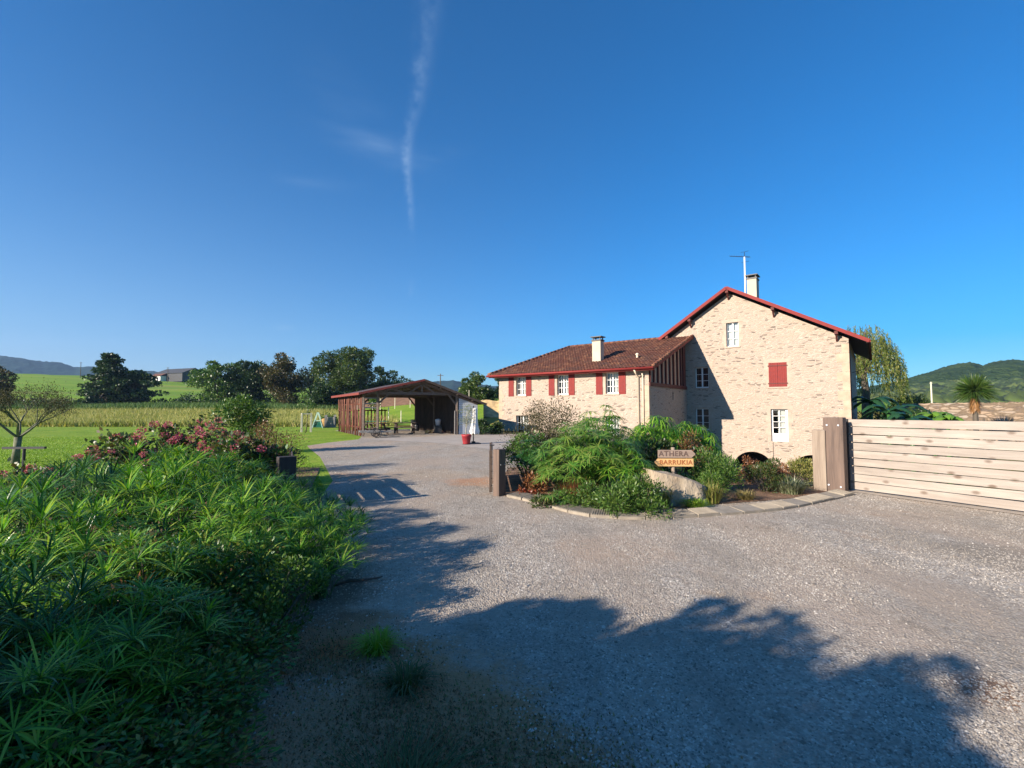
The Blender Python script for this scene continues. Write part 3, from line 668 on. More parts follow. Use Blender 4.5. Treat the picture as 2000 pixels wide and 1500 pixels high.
window(*wins['top'], GY, 1, 3); window(*wins['up'], GY, 1, 3, curt=False); window(*wins['low'], GY, 1, 3, curt=False)
for q in wins.values(): surround(*q, GY)
surround(*sh, GY); surround(*dr, GY, .2, False)
for a, c in fw: window(a, c, 2.56, 3.88, 0, 2, 3, 2, curt='half'); surround(a, c, 2.56, 3.88, 0, .12)
for a, c in low: window(a, c, -.35, 1.15, 0, 2, 3, 2, curt='half'); surround(a, c, -.35, 1.15, 0, .14)
# glazed door with solid lower panel
b = MB(); x0, x1, z0, z1 = dr; y0 = GY+.16; y1 = y0+.06
b.b2((x0+.003, y0, z0+.003), (x0+.10, y1, z1-.003)); b.b2((x1-.14, y0, z0+.003), (x1-.003, y1, z1-.003)); b.b2((x0+.1, y0, z1-.07), (x1-.14, y1, z1-.003)); b.b2((x0+.1, y0, z0+.003), (x1-.14, y1, z0+.5))
xm = (x0+.1+x1-.14)/2; b.b2((xm-.016, y0+.01, z0+.5), (xm+.016, y1-.01, z1-.07))
for k in range(1, 4): z = z0+.5+(z1-z0-.57)*k/4; b.b2((x0+.1, y0+.008, z-.014), (x1-.14, y1-.008, z+.014))
door = b.build('door', M['white'], house)
p = MB(); p.add([(x0+.1, y1-.02, z0+.5), (x1-.14, y1-.02, z0+.5), (x1-.14, y1-.02, z1-.07), (x0+.1, y1-.02, z1-.07)], [(0, 1, 2, 3)]); p.build('pane', M['glass'], door)
c = MB(); vs = []
for i in range(25): x = x0+.36+(x1-.12-x0-.36)*i/24; vs += [(x, y1+.1+.02*math.sin(i*1.9), z0+.2), (x, y1+.1+.02*math.sin(i*1.9), z1-.05)]
c.add(vs, [(2*i, 2*i+2, 2*i+3, 2*i+1) for i in range(24)]); c.build('curtain', M['curtain'], door)
def shutter(x0, x1, z0, z1, y, name='shutter', brace=True):
    b = MB(); n = max(3, int((x1-x0)/.11))
    for i in range(n): a = x0+(x1-x0)*i/n; b.b2((a+.003, y-.035, z0), (a+(x1-x0)/n-.002, y-.008, z1))
    if brace:
        for z in (z0+.18*(z1-z0)*.6, z1-.15*(z1-z0)): b.b2((x0+.01, y-.052, z-.035), (x1-.01, y-.0355, z+.035))
    o = b.build(name, M['red'], house)
    return o
for a, c in fw: shutter(a-.66, a-.20, 2.52, 3.90, 0); shutter(c+.03, c+.49, 2.52, 3.90, 0)
for a, c in ((sh[0]-.01, 5.715), (5.725, sh[1]+.01)):
    s = shutter(a, c, sh[2], sh[3], GY, brace=False)
    for z in (sh[2]+.22, sh[3]-.2):
        k = MB(); xo = a-.05 if a < 5.5 else c+.05; k.b2((min(xo, a), GY-.05, z-.03), (max(xo, c), GY-.0355, z+.03)); k.build('hinge', M['redbeam'], s)
# main roof
def slab(b, p0, p1, p2, p3, th):
    P = [Vector(p) for p in (p0, p1, p2, p3)]; n = (P[1]-P[0]).cross(P[3]-P[0]).normalized()
    if n.z < 0: n = -n
    b.add(P+[p-n*th for p in P], [(0, 1, 2, 3), (7, 6, 5, 4), (0, 4, 5, 1), (1, 5, 6, 2), (2, 6, 7, 3), (3, 7, 4, 0)])
y0, y1 = GY-.58, 19.6; az = AZt+.17; ex, ez = 10.44, az-(10.44-AX)*MG; lx_, lz = -1.73, az-(AX+1.73)*ML
b = MB(); slab(b, (AX, y0, az), (ex, y0, ez), (ex, y1, ez), (AX, y1, az), .06); slab(b, (lx_, y0, lz), (AX, y0, az), (AX, y1, az), (lx_, y1, lz), .06); mroof = b.build('main_roof', M['tile'], house)
b = MB(); e = .075
slab(b, (AX+.02, y0+.05, az-e), (ex-.05, y0+.05, ez+.03-e), (ex-.05, y1-.05, ez+.03-e), (AX+.02, y1-.05, az-e), .03); slab(b, (lx_+.05, y0+.05, lz+.03-e), (AX-.02, y0+.05, az-e), (AX-.02, y1-.05, az-e), (lx_+.05, y1-.05, lz+.03-e), .03)
b.b2((ex-.12, y0+.06, ez-.16), (ex-.06, y1-.1, ez-.06))
b.build('soffit', M['soffit'], mroof)
b = MB(); b.bar((AX-.01, y0-.03, az-.06), (ex+.02, y0-.03, ez-.07), .045, .20); b.bar((AX+.01, y0-.03, az-.06), (lx_-.02, y0-.03, lz-.07), .045, .20)
b.box((ex+.03, (y0+y1)/2, ez-.08), (.10, y1-y0, .12)); b.build('bargeboard', M['red'], mroof)
for x in (AX, 5.6, 8.9, .4, -1.2): b = MB(); z = roofz(x)-.16; b.b2((x-.09, y0+.02, z-.06), (x+.09, GY+.02, z+.13)); b.bar((x, GY-.42, z-.08), (x, GY-.02, z-.42), .09, .09); b.build('purlin_end', M['redbeam'], mroof)
# corner board on the shaded side wall
b = MB(); b.b2((XR+.012, GY+.25, -.2), (XR+.05, GY+.6, 6.0)); b.build('corner_board', M['redbeam'], house)
# wing roof of canal tiles
def tile_roof(y0, y1, zf, xl, xr, name, back=False):
    cw = .215; ch = .36; V = []; F = []; nrow = int(abs(y1-y0)/ch)+1; rg = random.Random(2)
    for r in range(nrow):
        a = y0+(y1-y0)*r/nrow; c = y0+(y1-y0)*(r+1)/nrow; x0, x1_ = xl((a+c)/2), xr((a+c)/2)
        n = int((x1_-x0)/cw); 
        for i in range(n):
            x = x1_-(i+1)*cw; j = rg.uniform(-.008, .008)
            for k in range(5):
                for (yy, lift) in ((a-(.04 if not back else -.04), .045+j), (c, .01+j)):
                    V.append((x+cw*k/4, yy, zf(yy)+lift+.05*math.sin(math.pi*(k/4)) * (1 if True else 0)))
            q = len(V)-10
            F += [(q+2*k, q+2*k+2, q+2*k+3, q+2*k+1) for k in range(4)]
            qq = len(V); V += [(x+cw*k/4, a-.04, zf(a)-.01) for k in (0, 4)]
            F += [(q, qq, qq+1, q+8)]
    return npmesh(name, V, F, M['tile'], house, smooth=False)
hipx = lambda y: -11.9+(y+.6)*(11.9-9.5)/7.6
wroof = tile_roof(-.62, RY, wz, hipx, lambda y: .5 if y < GY-.2 else -1.3, 'wing_roof')
b = MB(); slab(b, (-11.85, -.55, wz(-.55)), (.44, -.55, wz(-.55)), (.44, GY-.02, wz(GY)), (-9.5, GY-.02, wz(GY)), .10)
slab(b, (-9.5, RY, RZ), (-1.3, RY, RZ), (-1.3, 14.6, 4.05), (-11.85, 14.6, 4.05), .1)
b.add([(-11.9, -.6, 4.05), (-9.5, RY, RZ), (-11.9, 14.6, 4.05)], [(0, 1, 2)]); b.build('roof_deck', M['soffit'], wroof)
b = MB()
def ridge(p, q, r=.12):
    p = Vector(p); q = Vector(q); L = (q-p).length; n = int(L/.4)
    for i in range(n): a = p.lerp(q, i/n); c = p.lerp(q, (i+1.08)/n); b.tube([a, c], [r, r*.85], 8)
ridge((-1.3, RY, RZ+.04), (-9.5, RY, RZ+.04)); ridge((-9.5, RY, RZ+.04), (-11.9, -.6, 4.12)); b.build('ridge_tiles', M['tile'], wroof, True)
b = MB()
for i in range(20):
    ya = -.6+i*(GY+.55)/20; b.tube([(.5, ya-.03, wz(ya)+.06), (.5, ya+(GY+.55)/20, wz(ya+.38)+.035)], [.095, .08], 8)
b.build('verge_tiles', M['tile'], wroof, True)
b = MB(); b.bar((.535, -.62, wz(-.62)-.09), (.535, GY-.02, wz(GY)-.09), .03, .15); b.b2((-11.9, -.60, 3.86), (.52, -.56, 4.03)); b.build('bargeboard', M['red'], wroof)
b = MB(); b.tube([(-12.0, -.70, 3.99), (.55, -.70, 3.99)], .075, 10); b.build('gutter', M['red'], wroof, True)
for x, zt in ((-.62, 3.9), (-.33, 3.75)):
    b = MB(); b.tube([(x, -.66 if x < -.5 else -.2, zt), (x, -.4 if x < -.5 else -.1, zt-.22), (x, -.06, zt-.36), (x, -.06, -.4)], .05 if x < -.5 else .042, 10); b.build('downpipe', M['pipe'], house, True)
def chimney(x, y, w, d, z0, z1, mat, par, cap=.5):
    b = MB(); b.b2((x-w/2, y-d/2, z0), (x+w/2, y+d/2, z1)); b.b2((x-w/2-.03, y-d/2-.03, z0), (x+w/2+.03, y+d/2+.03, z0+.25)); c = b.build('chimney', mat, par, bevel=.015)
    k = MB()
    for sx in (-1, 1):
        for sy in (-1, 1): k.b2((x+sx*(w/2-.06)-.03, y+sy*(d/2-.06)-.03, z1+.002), (x+sx*(w/2-.06)+.03, y+sy*(d/2-.06)+.03, z1+.16))
    k.b2((x-w/2-.09, y-d/2-.09, z1+.16), (x+w/2+.09, y+d/2+.09, z1+.22)); k.b2((x-w/2-.04, y-d/2-.04, z1-.1), (x+w/2+.04, y+d/2+.04, z1+.001)); k.build('chimney_cap', M['dark'], c)
chimney(-4.12, 1.6, .62, .5, 4.4, 6.25, M['cream'], wroof)
chimney(3.85, 10.3, .62, .9, 8.6, 11.0, M['cream'], mroof)
b = MB(); b.lathe([(.07, 0), (.07, .32), (.11, .33), (.1, .4), (.03, .45)], (-1.34, 1.55, 4.72), 12); b.build('roof_vent', M['pipe'], wroof)
b = MB(); b.bar((-5.3, 3.4, wz(3.4)+.12), (-5.3, 4.1, wz(4.1)+.12), .6, .06); b.build('skylight', M['dark'], wroof)
b = MB(); b.tube([(3.42, 9.9, 9.0), (3.42, 9.9, 12.6)], [.06, .05], 8); mast = b.build('antenna_mast', M['white'], mroof, True)
b = MB(); b.tube([(2.5, 9.6, 12.75), (3.75, 10.0, 12.55)], .022, 6); b.tube([(3.42, 9.9, 12.4), (3.42, 9.9, 12.95)], .02, 6)
for i in range(9): t = i/8; p = Vector((2.5, 9.6, 12.75)).lerp(Vector((3.75, 10, 12.55)), t); hh = .16+.16*t; b.tube([p+Vector((0, -hh, .02)), p+Vector((0, hh, .02))], .009, 4); 
for z in (12.2, 12.95): b.tube([(3.2, 9.85, z), (3.7, 9.95, z+.05)], .012, 4)
b.build('antenna', M['dark'], mast)
b = MB(); b.tube([(XR+.05, GY+2.5, 3.9), (XR+1.2, GY+2.6, 4.25)], .02, 6); b.build('cable', M['dark'], house); b = MB(); b.tube([(5.35, GY-.012, -.5), (5.35, GY-.012, -1.6)], .012, 5); b.build('cable', M['dark'], house)
# arch rings
for x0, x1, zc in ((2.95, 5.35, -1.17), (6.3, 8.7, -1.2)):
    b = MB()
    n = 15; cx = (x0+x1)/2; w = (x1-x0)/2
    for i in range(n):
        t0 = math.pi*(i+.04)/n; t1 = math.pi*(i+.96)/n; q = []
        for t in (t0, t1):
            for k in (1.003, 1.16): q.append((cx+w*k*math.cos(t), -2.3+(zc+2.3)*k*math.sin(t)))
        v = [(p[0], y, p[1]) for y in (GY-.012, GY+.25) for p in q]
        b.add(v, [(0, 1, 3, 2), (4, 6, 7, 5), (0, 4, 5, 1), (2, 3, 7, 6), (1, 5, 7, 3), (0, 2, 6, 4)])
    b.build('arch_ring', M['surround'], house)
# ------------------------------------------------------------------ open barn
BF = Vector((-8.63, 27.7, 0)); br = Vector((-.5, .866, 0)); bg = Vector((.9, .436, 0))
def B(s, r, z): return BF+bg*s+br*r+Vector((0, 0, z))
barn = thing('open_barn', 'open timber barn with red edged low gable roof and upright log side', 'barn', (0, 0, 0))
ap = 3.46; ea, za, eb = 2.60, 3.40, 2.02
def bz(s): return ea+(za-ea)*s/ap if s < ap else za-(za-eb)*(s-ap)/(7.3-ap)
b = MB()
slab(b, B(-.35, -.5, bz(-.35)), B(ap, -.5, za), B(ap, 8.6, za), B(-.35, 8.6, bz(-.35)), .06); slab(b, B(ap, -.5, za), B(7.5, -.5, bz(7.5)), B(7.5, 8.6, bz(7.5)), B(ap, 8.6, za), .06); b.build('roof', M['barnroof'], barn)
b = MB(); b.bar(B(-.38, -.53, bz(-.38)-.03), B(ap, -.53, za-.03), .03, .12); b.bar(B(-.38, -.53, bz(-.38)-.03), B(-.38, 8.6, bz(-.38)-.03), .03, .14); b.build('red_roof_edge', M['barnred'], barn)
b = MB(); b.bar(B(ap, -.53, za-.05), B(7.5, -.53, bz(7.5)-.05), .03, .13); b.build('dark_roof_edge', M['oldwood'], barn)
rng = random.Random(8)
for r in (0, 4, 8):
    for s in (.81, 5.7):
        b = MB(); b.bar(B(s, r, 0), B(s, r, bz(s)-.1), .13, .13); b.build('post', M['beamwood'], barn)
b = MB(); b.bar(B(0, 0, 0), B(0, 0, 2.5), .12, .12); b.build('post', M['beamwood'], barn)
for r in (0, 4, 8):
    b = MB(); tz = 2.55
    b.bar(B(.81, r, tz), B(5.75, r, tz), .08, .16); b.bar(B(.0, r, bz(0)-.17), B(ap, r, za-.17), .08, .14); b.bar(B(7.1, r, bz(7.1)-.17), B(ap, r, za-.17), .08, .14)
    b.bar(B(ap, r, tz), B(ap, r, za-.2), .07, .1)
    for s0, s1, z1 in ((2.6, ap-.05, za-.3), (4.3, ap+.05, za-.3), (2.5, 1.7, bz(1.7)-.2), (4.4, 5.1, bz(5.1)-.2)): b.bar(B(s0, r, tz), B(s1, r, z1), .06, .1)
    b.bar(B(.81, r, 1.9), B(1.5, r, tz), .07, .1); b.bar(B(5.7, r, 1.8), B(5.1, r, tz), .07, .1); b.build('roof_truss', M['beamwood'], barn)
b = MB()
for s in (.1, 1.2, 2.3, 3.4, 4.5, 5.6, 6.6): b.bar(B(s, -.45, bz(s)-.1), B(s, 8.5, bz(s)-.1), .08, .1)
b.build('purlins', M['oldwood'], barn)
b = MB()
n = 18
for i in range(n):
    r = .05+i*8/n; x = rng.uniform(-.02, .02); pts = [B(x+rng.uniform(-.02, .02), r+rng.uniform(-.03, .03), z) for z in (0, .7, 1.4, 2.0, 2.52)]
    b.tube(pts, [.036*rng.uniform(.7, 1.3) for _ in pts], 7)
b.bar(B(.09, 0, .5), B(.09, 8, .5), .05, .08); b.bar(B(.09, 0, 1.9), B(.09, 8, 1.9), .05, .08)
b.build('log_wall', M['log'], barn, True)
b = MB()
for i in range(14):
    s = .1+i*.25; b.tube([B(s, 8, 0), B(s+.01, 8, 1.55+rng.uniform(-.08, .1))], .05, 6)
b.bar(B(0, 7.9, 1.5), B(3.5, 7.9, 1.5), .05, .09); b.build('low_log_wall', M['log'], barn, True)
b = MB(); b.bar(B(.05, 0, 1.93), B(.8, 0, 1.93), .05, .07); b.bar(B(.05, 0, 1.68), B(.8, 0, 1.68), .05, .07); b.bar(B(.05, .2, 2.25), B(.8, .2, 2.25), .05, .07); b.build('rail', M['grey'], barn)
b = MB()
for i in range(50):
    r = .08+i*.16; b.bar(B(5.78, r, 0), B(5.78, r, 2.45), .15, .02, up=br)
b.build('board_wall', M['oldwood'], barn)
b = MB()
for i in range(12):
    s = 5.85+i*.11
for i in range(20):
    z = .02+i*.125; s1 = 7.1; top = z+.118
    smax = min(7.1, ap+(za-.1-top)*(7.3-ap)/(za-eb))
    if smax > 5.85: b.bar(B(5.83, -.02, z+.06), B(smax, -.02+.0, z+.06), .02, .118)
b.build('white_siding', M['siding'], barn)
b = MB(); b.bar(B(7.1, 0, 1.0), B(7.1, 8, 1.0), .04, 2.0); b.bar(B(5.85, 8, 1), B(7.1, 8, 1), .04, 2.0); b.build('lean_to_wall', M['oldwood'], barn)
b = MB(); b.bar(B(5.55, -.05, 0), B(5.55, -.05, 1.5), .05, .05); b.build('white_prop', M['grey'], barn)
# things in and by the barn
def picnic(loc, rz, label, L=1.5):
    t = thing('picnic_table', label, 'picnic table', loc, rz, 'picnic tables under the barn'); b = MB()
    for i in range(5): b.b2((-L/2, -.35+i*.142, .70), (L/2, -.35+i*.142+.13, .74))
    b.build('table_top', M['oldwood'], t)
    for s in (-1, 1):
        b = MB(); b.b2((-L/2, s*.7-.13, .42), (L/2, s*.7+.13, .46)); b.build('bench', M['oldwood'], t)
        b = MB(); x = s*L*.36; b.bar((x, -.62, 0), (x, -.22, .69), .05, .12, up=(1, 0, 0)); b.bar((x, .62, 0), (x, .22, .69), .05, .12, up=(1, 0, 0)); b.bar((x, -.8, .37), (x, .8, .37), .05, .1); b.build('leg_frame', M['oldwood'], t)
    return t
picnic(B(3.05, 2.1, 0), .1, 'dark picnic table in the middle of the open barn')
picnic(B(1.0, 1.5, 0), -.5, 'dark picnic table half hidden behind the wooden cart')
cart = thing('wooden_cart', 'old wooden cart with spoked wheel in front of the barn rails', 'cart', tuple(G(724, 855)), .4)
b = MB(); 
for i in range(4): b.b2((-.62, -.3+i*.15, .36), (.62, -.3+i*.15+.13, .40))
b.bar((-.6, -.28, .33), (1.1, -.28, .33), .05, .06); b.bar((-.6, .28, .33), (1.1, .28, .33), .05, .06); b.build('bed', M['grey'], cart)
for s in (-.38, .38):
    b = MB(); pts = [(.3+.24*math.cos(t), s, .26+.24*math.sin(t)) for t in [i*math.pi/9 for i in range(19)]]; b.tube(pts, .022, 6, False)
    for i in range(8): t = i*math.pi/4; b.tube([(.3, s, .26), (.3+.23*math.cos(t), s, .26+.23*math.sin(t))], .012, 4)
    b.build('wheel', M['dark'], cart)
t = thing('metal_table', 'thin legged metal table behind the picnic tables', 'table', B(2.3, 6.2, 0), .1); b = MB(); b.b2((-.8, -.4, .72), (.8, .4, .75)); b.build('table_top', M['green'], t)
for x in (-.75, .75):
    for y in (-.35, .35): b = MB(); b.tube([(x, y, 0), (x, y, .72)], .018, 6); b.build('leg', M['dark'], t)
def one(name, b, mat, label, cat, loc=(0, 0, 0), rz=0, group=None, smooth=False, bevel=0):
    o = b.build(name, mat, None, smooth, bevel); o.location = loc; o.rotation_euler = (0, 0, rz); return tag(o, label, cat, group)
b = MB(); b.lathe([(.12, 0), (.13, .05), (.13, .78), (.10, .82), (.05, .83)], n=16); one('drum', b, M['cream'], 'pale upright drum beside the barn table', 'drum', G(806, 842), smooth=True)
b = MB(); b.lathe([(.17, 0), (.19, .1), (.19, .42), (.15, .5), (.06, .52)], n=16); one('barrel', b, M['dark'], 'small dark round barrel against the barn board wall', 'barrel', B(5.0, 5.6, 0), smooth=True)
b = MB(); b.lathe([(.14, 0), (.19, .35), (.2, .36), (.17, .4), (.12, .42), (.05, .44)], n=16); one('bucket', b, M['siding'], 'grey bucket standing on a dark box in the barn', 'bucket', B(5.2, 1.9, .52), smooth=True)
b = MB(); b.b2((-.22, -.18, 0), (.22, .18, .5)); b.b2((-.24, -.2, .5), (.24, .2, .518)); one('box', b, M['dark'], 'dark box under the grey bucket in the barn', 'box', B(5.2, 1.9, 0), .3)
b = MB()
for i in range(3): b.b2((-.35, -.25+i*.2, .16), (.35, -.12+i*.2, .19)); b.b2((-.35, -.25+i*.2, 0), (.35, -.12+i*.2, .02))
for x in (-.3, 0, .3): b.b2((x-.05, -.25, .021), (x+.05, .28, .159))
one('pallet', b, M['yellow'], 'yellow new wood pallet lying at the barn mouth', 'pallet', G(842, 846), .4)
b = MB(); b.bar((0, 0, .05), (3.2, 1.0, .05), .1, .08); b.bar((.4, -.3, .05), (3.4, .62, .05), .1, .08); one('beam_pile', b, M['redbeam'], 'long brown beams lying on the barn floor', 'beams', G(835, 846), .0)
# tree guard, A-frame, compost bins by the barn's left side
tg = thing('tree_guard', 'pale four post timber guard round a young tree on the lawn', 'tree guard', tuple(G(598, 844)), .5)
for x, y in ((-.3, -.25), (.3, -.25), (.3, .25), (-.3, .25)): b = MB(); b.box((x, y, .66), (.085, .07, 1.32)); b.build('post', M['whitewood'], tg)
b = MB()
for a, c in (((-.3, -.25), (.3, -.25)), ((.3, -.25), (.3, .25)), ((.3, .25), (-.3, .25)), ((-.3, .25), (-.3, -.25))): b.bar((*a, 1.27), (*c, 1.27), .05, .07)
b.build('top_rail', M['whitewood'], tg)
tree('young_tree', 'thin young tree growing inside the pale timber guard', 'tree', tuple(G(598, 844)), 3.0, .55, M['bush'], 41, .42, 9, 420, .11, .4, 1.2, tr=.025)
af = thing('a_frame', 'green and white A shaped frame standing on the lawn', 'frame', tuple(G(620.5, 836)), .25)
for y, m_ in ((-.22, 'palegreen'), (.22, 'palegreen')):
    b = MB(); b.bar((-.42, y, 0), (-.03, y, 1.32), .05, .11, up=(0, 1, 0)); b.bar((.42, y, 0), (.03, y, 1.32), .05, .11, up=(0, 1, 0)); b.bar((-.2, y, .62), (.2, y, .62), .04, .06); b.build('side_frame', M[m_], af)
b = MB()
for i in range(5): z = .06+i*.125; w = .40-.30*z; b.b2((-w, -.19, z), (w, .19, z+.09))
b.build('panel', M['green'], af)
b = MB(); b.lathe([(.2, 0), (.27, .3), (.25, .62), (.16, .75), (.08, .78)], n=14); one('barrel', b, M['straw'], 'orange brown barrel on the lawn right of the green frame', 'barrel', G(633, 834.5), smooth=True)
def bin_(loc, label):
    b = MB()
    for i in range(6):
        for y in (-.33, .33): b.b2((-.35, y-.02, .03+i*.15), (.35, y+.02, .15+i*.15))
        for x in (-.37, .37): b.b2((x-.02, -.3, .03+i*.15), (x+.02, .3, .15+i*.15))
    for x in (-.37, .37):
        for y in (-.33, .33): b.b2((x-.045, y-.045, 0), (x+.045, y+.045, 1.1))
    one('compost_bin', b, M['grey'], label, 'compost bin', loc, .2)
bin_(G(645, 835), 'grey slatted compost bin left of the barn logs')
shrub('bush', 'green bush behind the grey compost bin', 'bush', tuple(G(643, 831)), 1.35, 1.1, M['bush'], 77, 1500, .14, .5)
# potted olive and parasol
pl = G(911, 868.5)
pot = thing('plant_pot', 'red pink round plant pot on the paving by the parasol', 'plant pot', tuple(pl)); b = MB(); b.lathe([(.15, .03), (.165, .06), (.205, .36), (.225, .37), (.225, .46), (.19, .46), (.185, .40)], n=24); b.build('body', M['pot'], pot, True)
b = MB(); b.lathe([(.18, 0), (.19, .005), (.19, .03), (.17, .03)], n=20); b.build('saucer', M['dark'], pot)
t = tree('olive_tree', 'small olive tree growing in the red pot', 'tree', (pl.x, pl.y, .38), 1.42, .40, M['olive'], 12, .32, 14, 1500, .055, .4, 1.0, tr=.022, bark=M['palebark'], aspect=.3)
pr_ = thing('parasol', 'closed white parasol with dark pole beside the red pot', 'parasol', tuple(G(924.5, 867)), .3)
b = MB(); b.tube([(0, 0, .03), (0, 0, 1.75)], .028, 10); b.build('pole', M['dark'], pr_)
b = MB(); b.b2((-.3, -.3, .005), (.3, .3, .05)); b.b2((-.08, -.08, .05), (.08, .08, .12)); b.build('base', M['dark'], pr_)
V = []; F = []; n = 40; prof = [(.03, 1.66), (.09, 1.62), (.10, 1.3), (.12, 1.0), (.15, .78), (.20, .58), (.17, .46)]
for i, (r, z) in enumerate(prof):
    for j in range(n): t_ = 2*math.pi*j/n; rr = r*(1+.22*math.sin(8*t_+.4*i)); V.append((.06+rr*math.cos(t_), rr*math.sin(t_), z+.03*math.sin(5*t_)*(i > 4)))
F = [(i*n+j, i*n+(j+1) % n, (i+1)*n+(j+1) % n, (i+1)*n+j) for i in range(len(prof)-1) for j in range(n)]
npmesh('canopy', V, F, M['cloth'], pr_, True)
# ------------------------------------------------------------------ gates and posts
gate = thing('board_gate', 'wide gate of pale horizontal pine boards with gaps', 'gate', tuple(g0), math.atan2(gd.y, gd.x))
b = MB(); rng = random.Random(4); z = .045
for i in range(9):
    hgt = .137; zz = z+i*.1525; n = 14; x0 = .012*rng.random(); L = 5.6; vs = []
    for j in range(n+1):
        x = x0+L*j/n; dz = .0035*math.sin(j*.8+i*2); dy = .003*math.sin(j*.9+i)
        vs += [(x, -.02+dy, zz+dz), (x, .02+dy, zz+dz), (x, .02+dy, zz+hgt+dz), (x, -.02+dy, zz+hgt+dz)]
    fs = [(4*j+k, 4*j+4+k, 4*j+4+(k+1) % 4, 4*j+(k+1) % 4) for j in range(n) for k in range(4)]+[(0, 1, 2, 3), (4*n+3, 4*n+2, 4*n+1, 4*n)]
    b.add(vs, fs)
b.build('boards', M['pine'], gate)
b = MB(); b.b2((-.10, -.06, .01), (.045, .07, 1.405)); b.build('gap_shade_strip', M['dark'], gate)  # dark strip added for the black gap and post shadow at the board ends
b = MB()
for x in (.45, 1.9, 3.7, 5.4): b.b2((x-.03, .02, .03), (x+.03, .07, 1.40))
b.b2((.4, .071, .05), (5.5, .11, .10)); b.b2((.4, .071, 1.28), (5.5, .11, 1.33)); b.build('frame', M['dark'], gate)
def bolts(b, pts, r=.016):
    for p in pts: b.tube([p, (p[0], p[1]-.014, p[2])], r, 8)
pp = G(1632, 962)
t = thing('gate_post', 'tall dark sleeper gate post with four bolts beside the board gate', 'post', tuple(pp), R(-50)); b = MB(); b.b2((-.17, -.02, -.1), (.165, .19, 1.44)); b.build('timber', M['sleeper'], t, bevel=.012)
for p_ in [(-.10, -.021, 1.29), (.09, -.021, 1.29), (-.10, -.021, .14), (.10, -.021, .12)]: b = MB(); bolts(b, [p_]); b.build('bolt', M['siding'], t)
pp = G(1609, 962)+Vector((.05, .15, 0)); b = MB(); b.b2((-.13, -.02, -.1), (.10, .14, 1.19)); one('sleeper_post', b, M['sleeper2'], 'shorter pale sleeper post left of the tall gate post', 'post', pp, R(-50), bevel=.012)
def low_post(loc, rz, label, w, mat='sleeper'):
    t = thing('gate_post', label, 'post', tuple(loc), rz); b = MB(); b.b2((-w/2, -.05, -.1), (w/2, .10, .86)); b.build('timber', M[mat], t, bevel=.01)
    
    for x in (-w*.28, w*.28): b = MB(); bolts(b, [(x, -.051, .58)], .012); b.build('bolt', M['grey'], t)
    return t
low_post((-3.52, 7.50, 0), R(40), 'low dark sleeper post among the plants on the left of the drive', .26, 'shadewood')  # shade on the front is put into the colour by a darker wood
low_post((-.215, 8.86, 0), R(50), 'low sleeper post at the kerb corner of the middle bed', .19, 'sleeper')
def leaf_gate(loc, rz, label, L):
    t = thing('gate_leaf', label, 'gate', loc, rz, 'open low gate leaves'); b = MB()
    for i in range(6): b.b2((0, -.012, .06+i*.132), (L, .012, .06+i*.132+.108))
    b.build('boards', M['oldwood'], t); b = MB()
    for x in (.06, L-.06): b.b2((x-.035, .0125, .05), (x+.035, .05, .82))
    b.build('frame', M['oldwood'], t); return t
leaf_gate((-3.52, 7.68, 0), math.atan2(.905, -.425), 'open low gate leaf seen edge on behind the left sleeper post', 2.3)
lg = leaf_gate((-.375, 8.95, 0), math.atan2(1, -.043), 'open low gate leaf seen edge on at the middle bed post', 2.3)
b = MB(); b.tube([(.02, 0, .84), (.02, 0, .92)], .014, 6); b.b2((.0, -.045, .915), (.04, .045, .935)); b.build('latch', M['dark'], lg)
# T shaped metal post on the left
t = thing('metal_stand', 'dark T shaped metal stand with a bent brace by the pink flowers', 'stand', (-8.35, 8.2, 0), .1)
b = MB(); b.tube([(0, 0, 0), (0, 0, .92)], .022, 8); b.build('post', M['dark'], t); b = MB(); b.b2((-.33, -.025, .92), (.33, .025, .955)); b.build('crossbar', M['dark'], t)
b = MB(); b.tube([(0, 0, .62), (-.10, 0, .52), (-.17, 0, .35), (-.22, 0, .1)], .016, 6); b.build('brace', M['dark'], t)
# ------------------------------------------------------------------ sign and boulder
sl = Vector(AT(1317, 960, 8.75)); sl.z = 0
sg = thing('signpost', 'wooden signpost with two arrow boards behind the boulder', 'sign', tuple(sl), R(-3))
b = MB(); b.tube([(0, .04, 0), (0, .04, .90)], .034, 10); b.build('post', M['sleeper2'], sg, True)
def board(x0, x1, z0, z1, tip, mat, text, tm, tx, size):
    zc = (z0+z1)/2; tl = .07
    o = [(x0, z0), (x1-tl, z0), (x1, zc), (x1-tl, z1), (x0, z1)] if tip > 0 else [(x0+tl, z0), (x1, z0), (x1, z1), (x0+tl, z1), (x0, zc)]
    b = MB(); n = len(o); b.add([(p[0], y, p[1]) for y in (-.024, .004) for p in o], [tuple(range(n)), tuple(range(2*n-1, n-1, -1))]+[(i, n+i, n+(i+1) % n, (i+1) % n) for i in range(n)])
    bo = b.build('arrow_board', M[mat], sg)
    cu = bpy.data.curves.new('lettering', 'FONT'); cu.body = text; cu.size = size; cu.align_x = 'CENTER'; cu.align_y = 'CENTER'; cu.extrude = .003; cu.offset = .0018; cu.space_character = 1.12
    tmp = bpy.data.objects.new('tmp', cu); C.objects.link(tmp); bpy.context.view_layer.update()
    me = bpy.data.meshes.new_from_object(tmp.evaluated_get(bpy.context.evaluated_depsgraph_get())); bpy.data.objects.remove(tmp)
    for v in me.vertices: v.co = (v.co.x+tx, -.0265-v.co.z, v.co.y+zc)
    me.materials.clear(); me.materials.append(M[tm]); lo = bpy.data.objects.new('lettering', me); C.objects.link(lo); lo.parent = bo
board(-.285, .385, .715, .855, 1, 'signgrey', 'ATHERA', 'letterdark', -.01, .13)
